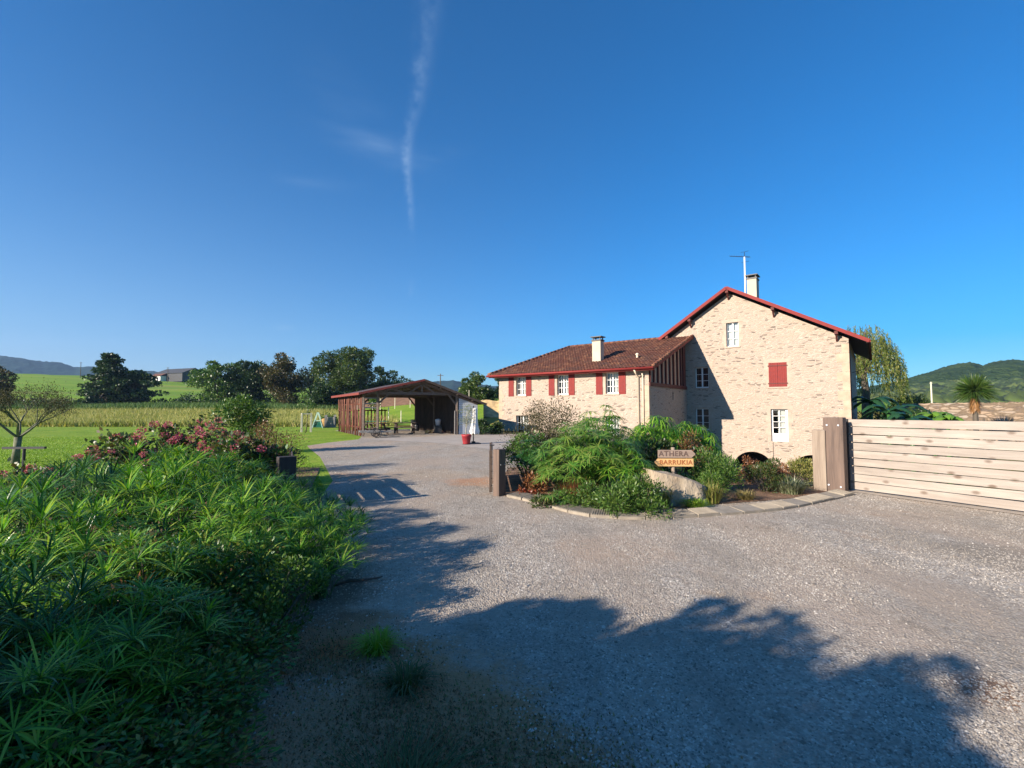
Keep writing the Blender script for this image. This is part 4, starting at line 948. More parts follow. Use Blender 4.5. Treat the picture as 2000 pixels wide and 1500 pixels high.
board(-.355, .345, .56, .70, -1, 'signyellow', 'BARRUKIA', 'letterred', .03, .115)
def boulder():
    import bmesh
    bm = bmesh.new(); bmesh.ops.create_icosphere(bm, subdivisions=5, radius=1)
    for v in bm.verts:
        p = v.co.copy(); q = Vector((max(-.82, min(.9, p.x*1.25))*.56, p.y*.40, max(-.5, min(.62, p.z*1.2))*.68))
        q.z -= .20*q.x+.35*max(0, q.x)**2; q.z = min(q.z, .46-.22*q.x); n = noise.fractal(p*1.8, 1, 2, 5)*.035+noise.noise(p*1.1)*.04; q += p*n; v.co = q
    me = bpy.data.meshes.new('boulder'); bm.to_mesh(me); bm.free(); me.materials.append(M['boulder'])
    o = bpy.data.objects.new('boulder', me); C.objects.link(o); o.location = (2.80, 8.3, .05); o.rotation_euler = (0, 0, .08); tag(o, 'large pale beige boulder in front of the wooden signpost', 'boulder')
boulder()
# ------------------------------------------------------------------ middle bed plants
papyrus('biggest papyrus clump with drooping bright leaves at the left of the middle bed', (1.45, 9.2, 0), 1, 190, 1.40, .95, .25, .4, M['pyellow'], bw=.017, up0=.4)
papyrus('low papyrus clump at the front left foot of the biggest one', (.95, 8.75, 0), 8, 50, .75, .5, .24, .4, M['pyellow'], bw=.017, up0=.4)
papyrus('low papyrus clump between the biggest one and the boulder', (2.0, 8.75, 0), 9, 60, 1.0, .55, .24, .5, M['papyrus'], bw=.017, up0=.4)
papyrus('papyrus clump behind the biggest one against the wing wall', (1.9, 10.2, 0), 2, 130, 1.66, .75, .27, .6, M['papyrus'], bw=.018, up0=.3)
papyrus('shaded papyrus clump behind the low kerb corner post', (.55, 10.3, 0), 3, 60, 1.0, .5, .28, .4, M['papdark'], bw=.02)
papyrus('papyrus clump behind the signpost below the wing corner', (3.55, 11.6, 0), 4, 90, 1.45, .75, .36, .8, M['papyrus'], bw=.026, up0=.2)
papyrus('papyrus clump right of the signpost below the shaded gable windows', (4.6, 12.4, 0), 5, 70, 1.3, .7, .34, .8, M['papyrus'], bw=.026, up0=.2)
papyrus('small drooping papyrus spilling over the kerb onto the gravel', (.72, 7.75, 0), 6, 14, .30, .28, .2, .5, M['pyellow'])
shrub('twiggy_bush', 'tall grey brown twiggy bush in front of the wing', 'bush', (.85, 12.0, 0), 1.85, 1.2, M['brownbush'], 21, 15000, .055, .3, nclump=34, stems=34, cr=.34, dens=.1)
shrub('bush', 'low dark green bush between the twiggy bush and the kerb corner post', 'bush', (.35, 11.1, 0), 1.1, .6, M['bush'], 22, 2200, .07, .35)
shrub('bush', 'round dense green bush spilling onto the gravel before the boulder', 'bush', (1.80, 7.34, 0), .56, .58, M['bush'], 23, 8500, .052, .3, nclump=22, ry=.5)
shrub('bush', 'small green bush left of the round one at the kerb', 'bush', (1.15, 7.72, 0), .42, .40, M['bush'], 24, 2600, .05, .3)
shrub('bush', 'feathery green bush right of the boulder', 'bush', (3.85, 9.0, 0), .88, .58, M['bush'], 25, 6000, .06, .22, up=.9, nclump=18)
shrub('bush', 'dark upright green bush in front of the left arch', 'bush', (4.9, 9.3, 0), .66, .38, M['hyleaf'], 26, 3500, .055, .25, up=1)
shrub('bush', 'rust brown bush between the two arches', 'bush', (5.55, 9.9, 0), .5, .32, M['rust'], 27, 2600, .05, .35)
shrub('bush', 'yellow green bush in front of the right arch', 'bush', (6.2, 9.95, 0), .54, .5, M['ygreen'], 28, 3800, .05, .3, up=.8)
shrub('bush', 'green leafy plant under the left arch', 'bush', (4.5, 10.6, 0), .48, .6, M['bush'], 29, 2600, .07, .4)
shrub('bush', 'rust coloured seed heads beside the left arch', 'bush', (5.05, 10.2, 0), .58, .22, M['rust'], 30, 700, .05, .35)
shrub('bush', 'dark green leafy plant at the foot of the wing corner', 'bush', (2.9, 10.9, 0), 1.1, .7, M['hyleaf'], 31, 3600, .09, .5)
shrub('bush', 'reddish dark plant below the shaded gable window', 'bush', (4.2, 11.0, 0), 1.05, .5, M['redbush'], 32, 2200, .07, .4)
shrub('bush', 'small leafy plant creeping over the kerb by the low papyrus', 'plant', (.62, 7.98, 0), .26, .3, M['hyleaf'], 35, 1200, .06, .4)
shrub('bush', 'dried rust fern behind the kerb corner', 'fern', (.42, 9.25, 0), .48, .26, M['rust'], 33, 1400, .07, .25)
shrub('flowering_plant', 'small red flowering plant at the kerb corner', 'flowers', (.28, 8.75, 0), .16, .2, M['petalred'], 34, 500, .04, .6)
tuft('striped_grass', 'spiky striped grass clump by the pale sleeper post', 'plant', (5.25, 9.05, .02), 420, .36, .012, .45, M['varieg'], 1, .55)
tuft('striped_grass', 'smaller dry pinkish grass tuft near the kerb right of the boulder', 'plant', (4.1, 8.45, .02), 240, .2, .01, .3, M['straw_grass'], 2, .6)
tuft('dry_grass', 'yellow strappy grass against the right side of the boulder', 'plant', (3.35, 8.15, .02), 190, .42, .016, .35, M['ygreen'], 3, .6)
tuft('dry_grass', 'yellow strappy grass against the left side of the boulder', 'plant', (2.45, 7.85, .02), 150, .42, .014, .3, M['ygreen'], 4, .6)
tuft('dry_grass', 'short green plant at the foot of the boulder near the kerb', 'plant', (2.95, 7.75, .02), 260, .17, .014, .3, M['grass'], 5, .6)
tuft('strappy_plant', 'dark strappy leaves right under the sign boards', 'plant', (3.1, 9.2, .02), 160, .55, .03, .5, M['papdark'], 6, .8)
tuft('dry_fronds', 'dead brown fronds hanging at the foot of the biggest papyrus', 'plant', (1.1, 8.3, .02), 260, .5, .012, .5, M['rust'], 7, .7)
b = MB(); b.tube([(0, 0, .04), (.3, .1, .07), (.6, .12, .04)], [.02, .017, .01], 6); one('stick', b, M['cream'], 'fallen pale stick lying on the kerb by the papyrus', 'stick', G(1086, 990), .2, smooth=True)
# ------------------------------------------------------------------ left bed plants
LP = 'papyrus clump in the dense thicket left of the drive'
spots = [(-2.35, 4.45, .78), (-2.75, 5.35, .74), (-2.9, 6.15, .66), (-3.35, 4.7, .95), (-3.9, 5.8, 1.0), (-4.6, 5.0, .92), (-4.9, 6.4, .98), (-5.7, 5.4, .74), (-6.0, 6.7, .78), (-4.0, 3.9, .88), (-5.1, 4.1, .76), (-6.3, 4.6, .62), (-3.3, 3.5, .8), (-4.1, 7.0, .85), (-7.0, 6.0, .58), (-4.4, 3.1, .78), (-5.6, 3.4, .7), (-3.3, 2.6, .8), (-7.5, 7.0, .5), (-2.95, 2.9, .72), (-2.7, 2.0, .72), (-3.2, 1.9, .75), (-2.3, 3.9, .66), (-1.95, 1.35, .55), (-2.75, 1.3, .7), (-1.80, 4.75, .58), (-2.05, 5.6, .52), (-1.62, 4.1, .5), (-2.3, 3.0, .72), (-2.4, 2.3, .7), (-1.95, 1.9, .6), (-1.95, 2.45, .62), (-2.3, 1.6, .66)]
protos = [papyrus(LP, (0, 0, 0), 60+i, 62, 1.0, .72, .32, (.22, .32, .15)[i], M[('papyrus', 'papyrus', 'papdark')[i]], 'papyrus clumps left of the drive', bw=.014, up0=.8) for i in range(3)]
for i, (x, y, s) in enumerate(spots):
    o = protos[i] if i < 3 else copy_tree(protos[i % 3]); o.location = (x, y, 0); o.rotation_euler = (0, 0, i*1.3)
    if x > -2.45 and y > 3.8: tag(o, 'papyrus clump on the right edge of the left bed leaning over the gravel', None, 'papyrus clumps along the drive edge')
    elif y < 3.2: tag(o, 'papyrus clump in the shaded lower left corner of the photo', None, 'papyrus clumps in the shaded lower left')
    elif y > 5.9: tag(o, 'papyrus clump at the back of the left bed just before the pink hydrangeas', None, 'papyrus clumps before the hydrangeas')
    else: tag(o, 'sunlit papyrus clump in the dense middle of the left bed', None, 'papyrus clumps in the middle of the left bed')
    o.scale = (s, s, s*1.08)
papyrus('papyrus with long bare stems leaning out over the gravel', (-2.15, 4.85, 0), 70, 26, .62, .75, .24, .1, M['papyrus'])
LB = 'broad leaved dark plant in the shaded front of the left bed'
bs = [(-2.15, 3.5, .60), (-1.95, 2.8, .52), (-2.3, 2.7, .56), (-1.95, 1.95, .5), (-1.65, 2.1, .42), (-2.7, 3.4, .66), (-2.9, 2.4, .55), (-1.55, 1.55, .34), (-2.5, 4.0, .6), (-1.65, 1.2, .4), (-2.3, 1.2, .45)]
bp = [shrub('leafy_plant', LB, 'plant', (0, 0, 0), 1.0, .72, M['broad'], 80+i, 9500, .052, .42, 'broad leaved plants in the left bed', up=.2, nclump=20, stems=14, cr=.4, dens=.3) for i in range(2)]
for i, (x, y, s) in enumerate(bs):
    o = bp[i] if i < 2 else copy_tree(bp[i % 2]); o.location = (x, y, 0); o.rotation_euler = (0, 0, i*2.1); o.scale = (.85, .85, s)
LM = 'small leaved green plant mixed into the shaded front of the left bed'
mp_ = shrub('leafy_plant', LM, 'plant', (-2.35, 3.2, 0), .78, .5, M['bush'], 86, 4200, .04, .45, 'small leaved plants in the left bed', up=.6, nclump=14, stems=12, cr=.4)
for i, (x, y, s) in enumerate(((-1.85, 2.35, .7), (-2.65, 2.85, .85), (-2.0, 1.55, .7), (-3.2, 2.2, .8), (-1.75, 3.35, .75))):
    o = copy_tree(mp_); o.location = (x, y, 0); o.rotation_euler = (0, 0, i*1.7+1); o.scale = (.9, .9, s)
shrub('dried_plant', 'rusty dried stems among the dark leaves of the left bed', 'plant', (-2.15, 2.75, 0), .66, .3, M['rust'], 87, 420, .05, .4, stems=14, nclump=14)
def hydrangea(label, loc, h, rx, seed, heads, n=2600):
    t = shrub('hydrangea_bush', label, 'hydrangea', loc, h*1.12, rx, M['hyleaf'], seed, n, .085, .62, up=0, nclump=22); rng = np.random.default_rng(seed+1)
    for i in range(int(heads*1.3)):
        an = rng.uniform(0, 6.28); r = rx*math.sqrt(rng.uniform(0, 1))*.95; z = h*1.12*(1-.42*(r/rx)**2)*rng.uniform(.85, 1.08); s = rng.uniform(.045, .08)
        d = rng.normal(0, 1, (90, 3)); d /= np.linalg.norm(d, axis=1)[:, None]; P = d*s*np.array([1, 1, .75]); V, F = leaves(P, .024, .022, rng)
        o = npmesh('flower_head', V, F, M['petal'], t); o.location = (r*math.cos(an), r*math.sin(an), z)
    return t
hydrangea('hydrangea with pink heads nearest the T shaped metal stand', (-7.6, 7.6, 0), .60, .85, 90, 16)
hydrangea('hydrangea with pink heads between the metal stand and the tallest flowers', (-6.9, 8.6, 0), 1.05, .8, 91, 18)
hydrangea('hydrangea with a tall pink topped stem in front of the lawn', (-6.55, 9.0, 0), 1.22, .45, 92, 9, 1200)
hydrangea('widest hydrangea covered in pink and faded heads', (-6.0, 9.4, 0), 1.22, .95, 93, 34, 4200)
hydrangea('hydrangea with dark pink heads left of the red brown bush', (-4.9, 8.6, 0), .98, .75, 94, 14)
shrub('bush', 'dark green bush behind the low left sleeper post', 'bush', (-4.6, 8.6, 0), 1.0, .75, M['broad'], 95, 3600, .09, .5)
shrub('bush', 'red brown twiggy bush behind the left sleeper post', 'bush', (-6.05, 12.0, 0), 1.30, .82, M['redbush'], 96, 6500, .05, .35, nclump=22, stems=16, dens=.1)
shrub('bush', 'green bush at the edge of the grass right of the red brown bush', 'bush', (-5.25, 10.4, 0), .8, .45, M['hyleaf'], 97, 3000, .07, .4)
tree('small_tree', 'small bright green tree rising behind the red brown bush', 'tree', (-9.6, 17.2, 0), 2.35, .92, M['bush'], 98, .15, 22, 5200, .10, .4, .85, tr=.04, aspect=.45)
tuft('grass_tuft', 'bright grass tuft where the soil meets the gravel', 'grass', tuple(G(735, 1275)), 260, .16, .008, .2, M['grass'], 11, .6)
tuft('grass_tuft', 'dark grass tuft in the shaded soil near the bottom', 'grass', tuple(G(790, 1345)), 240, .14, .008, .22, M['darkgrass'], 12, .6)
tuft('grass_tuft', 'sparse dry grass at the bottom edge of the photo', 'grass', (-.45, 1.98, 0), 420, .12, .006, .5, M['darkgrass'], 13, .5)
b = MB(); b.tube([(-.2, -.08, .02), (-.08, .01, .03), (.04, -.03, .04), (.15, .05, .025), (.2, .12, .015)], [.008, .014, .012, .008, .004], 7); one('branch', b, M['oldwood'], 'dark fallen branch lying on the shaded gravel', 'branch', G(700, 1140), .15, smooth=True)
# ground litter and gravel stones, lawn blades
def pebbles(n, seed):
    rng = np.random.default_rng(seed); pts = []
    dp = np.array(drive)
    r = rng.uniform(0, 1, n*2); Y = 1.9+11*r**1.7; X = rng.uniform(-.5, 1.15, n*2)*(Y+.3); 
    # inside test
    ins = np.zeros(len(X), bool); j = len(dp)-1
    for i in range(len(dp)):
        c = ((dp[i, 1] > Y) != (dp[j, 1] > Y)) & (X < (dp[j, 0]-dp[i, 0])*(Y-dp[i, 1])/(dp[j, 1]-dp[i, 1]+1e-9)+dp[i, 0]); ins ^= c; j = i
    for sx, sy, sr in ((-.55, 2.55, .95), (.1, 2.1, .5), (-1.3, 3.3, .7), (-1.9, 4.2, .7), (-1.0, 2.2, .9), (-.5, 2.5, 1.0)): ins &= (np.hypot(X-sx, Y-sy) > sr*rng.uniform(.35, 1.0, len(X)))
    dn = np.array([noise.fractal(Vector((x*.8-y*.35, y*.45+x*.3, 3)), 1, 2, 4) for x, y in zip(X, Y)]); ins &= rng.random(len(X)) < np.clip(.62-1.5*dn, .12, 1)
    X = X[ins][:n]; Y = Y[ins][:n]; m = len(X); s = rng.uniform(.004, .0095, m)*(1+.035*Y); s *= np.where(rng.random(m) < .02, 1.8, 1)
    base = np.array([(1, 0, 0), (0, 1, 0), (-1, 0, 0), (0, -1, 0), (0, 0, .8)]); a = rng.uniform(0, 6.28, m)
    V = base[None]*s[:, None, None]*rng.uniform(.6, 1.3, (m, 5, 3)); ca, sa = np.cos(a)[:, None], np.sin(a)[:, None]
    x = V[:, :, 0]*ca-V[:, :, 1]*sa; y = V[:, :, 0]*sa+V[:, :, 1]*ca; V = np.stack([x+X[:, None], y+Y[:, None], V[:, :, 2]+.010], -1)
    F = np.array([(0, 1, 4), (1, 2, 4), (2, 3, 4), (3, 0, 4)])[None]+5*np.arange(m)[:, None, None]
    tag(npmesh('gravel_stones', V.reshape(-1, 3), F.reshape(-1, 3), M['pebble']), 'loose pale gravel stones scattered over the drive', 'gravel', kind='stuff')
pebbles(105000, 3)
def blades(name, n, fx, hgt, w, mat, seed, label, cat, z=None):
    rng = np.random.default_rng(seed); X, Y = fx(rng, n); m = len(X); Z = H(X, Y) if z is None else np.full(m, z); hh = hgt*rng.uniform(.5, 1.3, m); a = rng.uniform(0, 6.28, m); ww = w*rng.uniform(.6, 1.4, m)
    lx = rng.normal(0, .35, m)*hh; ly = rng.normal(0, .35, m)*hh
    V = np.stack([np.stack([X-np.cos(a)*ww, Y-np.sin(a)*ww, Z], -1), np.stack([X+np.cos(a)*ww, Y+np.sin(a)*ww, Z], -1), np.stack([X+lx, Y+ly, Z+hh], -1)], 1)
    return tag(npmesh(name, V.reshape(-1, 3), np.arange(3*m).reshape(-1, 3), mat), label, cat, kind='stuff')
def lawn_xy(rng, n):
    Y = 8.5+19*rng.random(n)**1.4; a = rng.uniform(-1.15, -.27, n); X = a*Y
    k = (X < -4.25-(Y-10.67)*.485) & ~((X > -7.3) & (Y < 9.5)); return X[k], Y[k]
blades('lawn_grass', 130000, lawn_xy, .035, .012, M['grass'], 5, 'short green mown grass of the lawn', 'grass')
def crop_xy(rng, n):
    Y = 43+50*rng.random(n)**1.3; a = rng.uniform(-1.2, -.24, n); X = a*Y; k = ~((X > -18) & (Y < 46)); return X[k], Y[k]
blades('crop', 95000, crop_xy, .62, .05, M['crop'], 6, 'strip of tall golden crop beyond the lawn', 'crop')
def crop2_xy(rng, n):
    Y = 74+18*rng.random(n); X = rng.uniform(-1.2, -.24, n)*Y; return X, Y
blades('green_crop', 26000, crop2_xy, 1.0, .10, M['cropgreen'], 7, 'band of green crop behind the golden strip', 'crop')
def litter_xy(rng, n):
    c = np.array([(-.55, 2.55), (.1, 2.15), (-1.2, 3.1), (-.4, 2.1)]); k = rng.integers(0, 4, n); return c[k, 0]+rng.normal(0, .45, n)*.7, np.maximum(1.7, c[k, 1]+rng.normal(0, .2, n))
M['litter'] = leafmat('dry_litter', [(.14, .085, .045), (.24, .15, .08), (.38, .27, .15), (.14, .17, .05)], .1, .9, 3)
blades('dry_litter', 12000, litter_xy, .014, .006, M['litter'], 15, 'dead leaves and short dry grass on the shaded soil', 'ground litter', z=.012)
# mown grass and bank seen between barn and house
def bank_xy(rng, n):
    Y = 62+4*rng.random(n); X = rng.uniform(-.075, .0, n)*Y; return X, Y
# ------------------------------------------------------------------ vineyard slope behind the barn
def quadsheet(name, f, mat, label=None):
    V = []; n = 16
    for j in range(n+1):
        for i in range(n+1): V.append(f(i/n, j/n))
    F = [(j*(n+1)+i, j*(n+1)+i+1, (j+1)*(n+1)+i+1, (j+1)*(n+1)+i) for j in range(n) for i in range(n)]
    return tag(npmesh(name, V, F, mat, smooth=True), kind='structure')
def vine(u, v):
    Y = 46+v*22; x = (-.34+.28*u)*Y; z = float(H(x, Y))+.05+v*(.6+1.6*u); return (x, Y, z)
quadsheet('vineyard_slope', vine, M['lawn'])
M['bank'] = plain('dry_bank', (.22, .115, .055), .95, .35, 1.5)
def bank(u, v):
    Y = 68+v*16; x = (-.34+.28*u)*Y; x0, Y0, z0 = vine(u, 1); return (x, Y, z0+.02+v*(2.3-.8*u))
quadsheet('brown_bank', bank, M['bank'])
b0 = MB(); b0.box((0, 0, .75), (.07, .07, 1.5)); rng = random.Random(9)
st = one('vineyard_stake', b0, M['whitewood'], 'pale stake on the vineyard slope seen through the barn', 'stake', (0, 0, 0), group='stakes of the vineyard behind the barn')
for i in range(16):
    o = st if i == 0 else st.copy()
    if i: C.objects.link(o)
    u = .04+.9*(i+rng.random()*.6)/16; v = rng.choice((.1, .45, .8)); p = vine(u, v); o.location = p; o.scale = (1, 1, rng.uniform(.8, 1.2))
tree('small_tree', 'young tree with light leaves on the vineyard slope seen through the barn', 'tree', (-13.6, 48, .2), 3.4, .9, M['bush'], 45, .3, 12, 700, .2, .4, 1, tr=.05)
def tan_bank(u, v):
    Y = 60+v*3; x = (-.10+.12*u)*Y; return (x, Y, float(H(x, 60))+v*2.2+.1*math.sin(u*20))
M['tan'] = plain('tan_bank', (.52, .36, .17), .95, .35, 2)
quadsheet('tan_bank', tan_bank, M['tan'])
sheet('grass_strip', [(-6, 39), (0, 34), (3, 34), (3, 59.9), (-7, 59.9)], .03, M['lawn'])
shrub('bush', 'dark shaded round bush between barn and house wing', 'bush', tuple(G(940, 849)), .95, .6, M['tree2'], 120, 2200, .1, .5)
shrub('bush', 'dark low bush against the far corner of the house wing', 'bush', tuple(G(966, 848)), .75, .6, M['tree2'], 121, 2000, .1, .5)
# ------------------------------------------------------------------ trees and hedges beyond the fields
def at_ground(pxx, D): a = (pxx-1000)/FPX; return (a*D, D, float(H(a*D, D)))
def zt(py, D, g): return AT(1000, py, D).z-g
def bt(name, label, pxx, top, D, wpx, mat, seed, **kw):
    loc = at_ground(pxx, D); h = zt(top, D, loc[2]); return tree(name, label, 'tree', loc, h, wpx/2/FPX*D, mat, seed, **kw)
G1 = 'trees beyond the fields'
bt('tree', 'dark tree cut by the left edge of the photo', -12, 712, 80, 75, M['tree3'], 200, nleaf=7000, leaf=.35, trunk=.08, group=G1)
bt('conifer_tree', 'tallest spire of the wide dark conifer on the left', 213, 692, 92, 105, M['tree2'], 201, nclump=90, nleaf=17000, leaf=.42, trunk=.02, shape='cone', flat=.22, cr=.24, group=G1)
bt('conifer_tree', 'second lower conifer joined to the right of the pointed one', 262, 712, 94, 95, M['tree2'], 202, nclump=70, nleaf=12000, leaf=.42, trunk=.02, flat=.25, cr=.25, group=G1)
bt('tree', 'pale green leaning tree at the left end of the far tree row', 430, 702, 88, 100, M['bush'], 203, nclump=34, nleaf=10000, leaf=.38, trunk=.05, flat=.5, group=G1)
bt('tree', 'dark evergreen second in the far tree row', 488, 690, 90, 95, M['tree2'], 204, nclump=36, nleaf=13000, leaf=.38, trunk=.05, group=G1)
bt('tree', 'rusty tinted tree in the middle of the far tree row', 553, 690, 86, 92, M['tree3'], 205, nclump=36, nleaf=13000, leaf=.34, trunk=.06, group=G1)
bt('tree', 'thin sparse tree between the rusty tree and the tall oak', 607, 694, 92, 50, M['tree1'], 206, nclump=16, nleaf=2600, leaf=.34, trunk=.2, cr=.4, group=G1)
bt('oak_tree', 'tallest round oak rising behind the left of the barn', 679, 668, 84, 118, M['tree1'], 207, nclump=52, nleaf=22000, leaf=.34, trunk=.1, cr=.29, group=G1)
bt('tree', 'lower tree right of the tall oak behind the barn roof', 748, 716, 90, 62, M['tree1'], 208, nclump=22, nleaf=6500, leaf=.36, trunk=.1, group=G1)
bt('tree', 'dark understorey tree at the foot of the tall oak', 640, 738, 80, 80, M['tree2'], 209, nclump=24, nleaf=8000, leaf=.35, trunk=.05, group=G1)
bt('tree', 'dark tree seen through the barn behind the vineyard', 770, 742, 96, 120, M['tree2'], 210, nclump=34, nleaf=9000, leaf=.4, trunk=.03, group=G1)
bt('tree', 'dark spreading tree between barn and house wing', 932, 731, 66, 74, M['tree1'], 211, nclump=34, nleaf=12000, leaf=.24, trunk=.12, group=G1)
bt('tree', 'dark tree top just left of the wing roof end', 985, 714, 70, 50, M['tree2'], 212, nclump=20, nleaf=6000, leaf=.26, trunk=.1, group=G1)
def hedge(name, label, x0, x1, D, h, seed, mat, n, leaf=.35):
    rng = np.random.default_rng(seed); k = 60; a = np.linspace(x0, x1, k); cx = (a-1000)/FPX*D; cs = np.stack([cx, D+rng.normal(0, 1, k), H(cx, np.full(k, D))+h*.45*rng.uniform(.6, 1.3, k)], -1)
    P, Dd = blob_points(n, cs, rng.uniform(.6, 1.1, k)*h*.6, rng, .9, .3); V, F = leaves(P, leaf, leaf*.5, rng, dirs=Dd); return tag(npmesh(name, V, F, mat), label, 'hedge')
hedge('hedge', 'dark hedge along the far edge of the fields', -60, 420, 95, 1.7, 1, M['tree2'], 9000)
hedge('hedge', 'dark bushy hedge under the far row of trees', 360, 800, 91, 3.0, 2, M['tree2'], 14000)
# small bare tree on the lawn
def bare_tree(loc):
    t = thing('sparse_tree', 'sparse bare branched tree with grey trunk on the lawn', 'tree', loc); rng = random.Random(6); b = MB(); tips = []
    def br_(p, d, L, r, k):
        q = p+d*L*.5+Vector((rng.uniform(-.03, .03), rng.uniform(-.03, .03), 0)); e = q+d*L*.5; b.tube([p, q, e], [r, r*.8, r*.6], 6 if k < 2 else 4, False)
        tips.append((q+e)/2)
        if k == 4: tips.append(e); return
        for _ in range(3 if k < 3 else 2):
            nd = (d+Vector((rng.uniform(-.75, .75), rng.uniform(-.75, .75), rng.uniform(-.1, .5)))).normalized(); br_(e, nd, L*rng.uniform(.62, .85), r*.58, k+1)
    b.tube([(0, 0, -.05), (.03, 0, .4), (.06, 0, .78)], [.11, .085, .09], 10)
    for i in range(6): an = i*1.05+.3; d = Vector((math.cos(an)*.75, math.sin(an)*.75, .75)).normalized(); br_(Vector((.06, 0, .74)), d, .62, .038, 1)
    b.build('trunk', M['mossbark'], t, True); rg = np.random.default_rng(4); P = np.array([p[:] for p in tips if p.z > 1.1]); P = P[rg.integers(0, len(P), 9000)]+rg.normal(0, .13, (9000, 3)); V, F = leaves(P, .045, .016, rg, dirs=np.tile([0, 0, .4], (9000, 1))); npmesh('crown', V, F, M['brownbush'], t)
bare_tree(tuple(G(29, 905)))
# distant farm on the left hill
def farm():
    p = AT(352, 747, 240); t = thing('farm_shed', 'long dark farm shed on the green hill', 'barn', (p.x, p.y, float(H(p.x, p.y))-.5), R(-22)); s = .95
    b = MB(); L, Wd, e, rg = 21, 12, 4.2, 7.0
    b.add([(-L/2, -Wd/2, 0), (L/2, -Wd/2, 0), (L/2, -Wd/2, e), (-L/2, -Wd/2, e), (-L/2, Wd/2, 0), (L/2, Wd/2, 0), (L/2, Wd/2, e), (-L/2, Wd/2, e), (-L/2, 0, rg-.1), (L/2, 0, rg-.1)], [(0, 1, 2, 3), (5, 4, 7, 6), (1, 5, 6, 9, 2), (4, 0, 3, 8, 7)]); b.build('wall', M['dark'], t)
    b = MB(); slab(b, (-L/2-.4, -Wd/2-.4, e), (L/2+.4, -Wd/2-.4, e), (L/2+.4, 0, rg), (-L/2-.4, 0, rg), .15); slab(b, (-L/2-.4, 0, rg), (L/2+.4, 0, rg), (L/2+.4, Wd/2+.4, e), (-L/2-.4, Wd/2+.4, e), .15); b.build('roof', plain('grey_roof_sheet', (.05, .055, .065), .9), t)
    p = AT(314, 745, 236); t = thing('farmhouse', 'small white farmhouse left of the long dark shed on the hill', 'house', (p.x, p.y, float(H(p.x, p.y))-.3), R(-22))
    b = MB(); b.b2((-3.6, -2.5, 0), (3.6, 2.5, 2.6)); b.build('wall', M['white'], t); b = MB(); slab(b, (-4, -3, 2.6), (4, -3, 2.6), (4, 0, 3.9), (-4, 0, 3.9), .15); slab(b, (-4, 0, 3.9), (4, 0, 3.9), (4, 3, 2.6), (-4, 3, 2.6), .15); b.build('roof', M['tile'], t)
    b = MB(); b.b2((-1.5, -2.56, 1.0), (-.6, -2.505, 2.0)); b.build('window', M['dark'], t); b = MB(); b.b2((1.0, -2.56, 0), (2.0, -2.505, 2.0)); b.build('door', M['dark'], t)
farm()
for i, (x, top, D, h0, lab) in enumerate(((326, 717, 225, 0, 'thin utility pole beside the white farmhouse on the hill'), (155, 707, 230, 0, 'thin utility pole on the green hill left of the conifer'), (860, 730, 110, 0, 'thin pole rising behind the barn roof'))):
    g = at_ground(x, D); hh = zt(top, D, g[2]); b = MB(); b.tube([(0, 0, 0), (0, 0, hh)], [.16, .11], 6); b.bar((-.7, 0, hh-.4), (.7, 0, hh-.4), .1, .12); one('utility_pole', b, M['bark'], lab, 'pole', g)
b = MB(); b.tube([(0, 0, 0), (0, 0, 3.6)], [.10, .08], 8); b.bar((-.2, 0, 3.45), (.2, 0, 3.45), .05, .06); p = AT(1820, 785, 62); one('concrete_post', b, M['whitewood'], 'pale concrete post standing behind the stone wall', 'post', (p.x, p.y, p.z-1.0))
# ------------------------------------------------------------------ right side: wall, willow, bananas, palm
def gwall():
    a = AT(1762, 790, 40); c = AT(2080, 785, 33); d = (c-a); d.z = 0; L = d.length; d.normalize(); nn = Vector((-d.y, d.x, 0)); V = []; n = 90; rg = random.Random(2)
    for i in range(n+1):
        p = a+d*L*i/n; top = 2.02+.12*(i/n)+rg.uniform(-.03, .05); V += [(p.x, p.y, -3), (p.x, p.y, top), (p.x+nn.x*.5, p.y+nn.y*.5, top+rg.uniform(-.03, .03)), (p.x+nn.x*.5, p.y+nn.y*.5, -3)]
    F = [(4*i+k, 4*i+4+k, 4*i+5+k, 4*i+1+k) for i in range(n) for k in range(3)]
    tag(npmesh('garden_wall', V, F, M['stone_dry']), 'old brown dry stone garden wall behind the board gate', 'wall')
gwall()
def willow(loc, h, rx):
    t = thing('willow_tree', 'weeping willow rising behind the right side of the house', 'tree', loc); rng = np.random.default_rng(8); b = MB(); b.tube([(0, 0, -3), (.2, 0, h*.3), (0, .1, h*.6), (.1, 0, h*.85)], [.4, .34, .22, .06], 8); Ps = []; Ds = []
    for i in range(420):
        an = rng.uniform(0, 6.28); r = rx*math.sqrt(rng.uniform(.02, 1)); zt_ = h*(1-.42*(r/rx)**2.6)*rng.uniform(.8, 1.0); L = rng.uniform(.25, .75)*zt_*(.35+.65*r/rx); n = int(L/.09)
        p0 = np.array([r*math.cos(an), r*math.sin(an), zt_]); 
        if i % 10 == 0: b.tube([(0, 0, h*.5), (p0[0]*.6, p0[1]*.6, zt_*.95), tuple(p0)], [.10, .05, .015], 5, False)
        k = np.linspace(0, 1, max(n, 2)); P = p0+np.stack([k*.35*math.cos(an)+.1*np.sin(k*5+i), k*.35*math.sin(an), -k*L], -1); Ps.append(P+rng.normal(0, .04, P.shape)); Ds.append(np.tile([.15*math.cos(an), .15*math.sin(an), -1.], (len(P), 1)))
    P = np.vstack(Ps); D = np.vstack(Ds); P = np.repeat(P, 2, 0); D = np.repeat(D, 2, 0); V, F = leaves(P, .26, .05, rng, dirs=D); npmesh('crown', V, F, M['willow'], t); b.build('trunk', M['bark'], t, True)
wl = AT(1688, 790, 47); willow((wl.x, wl.y, .2), 10.2, 3.3)
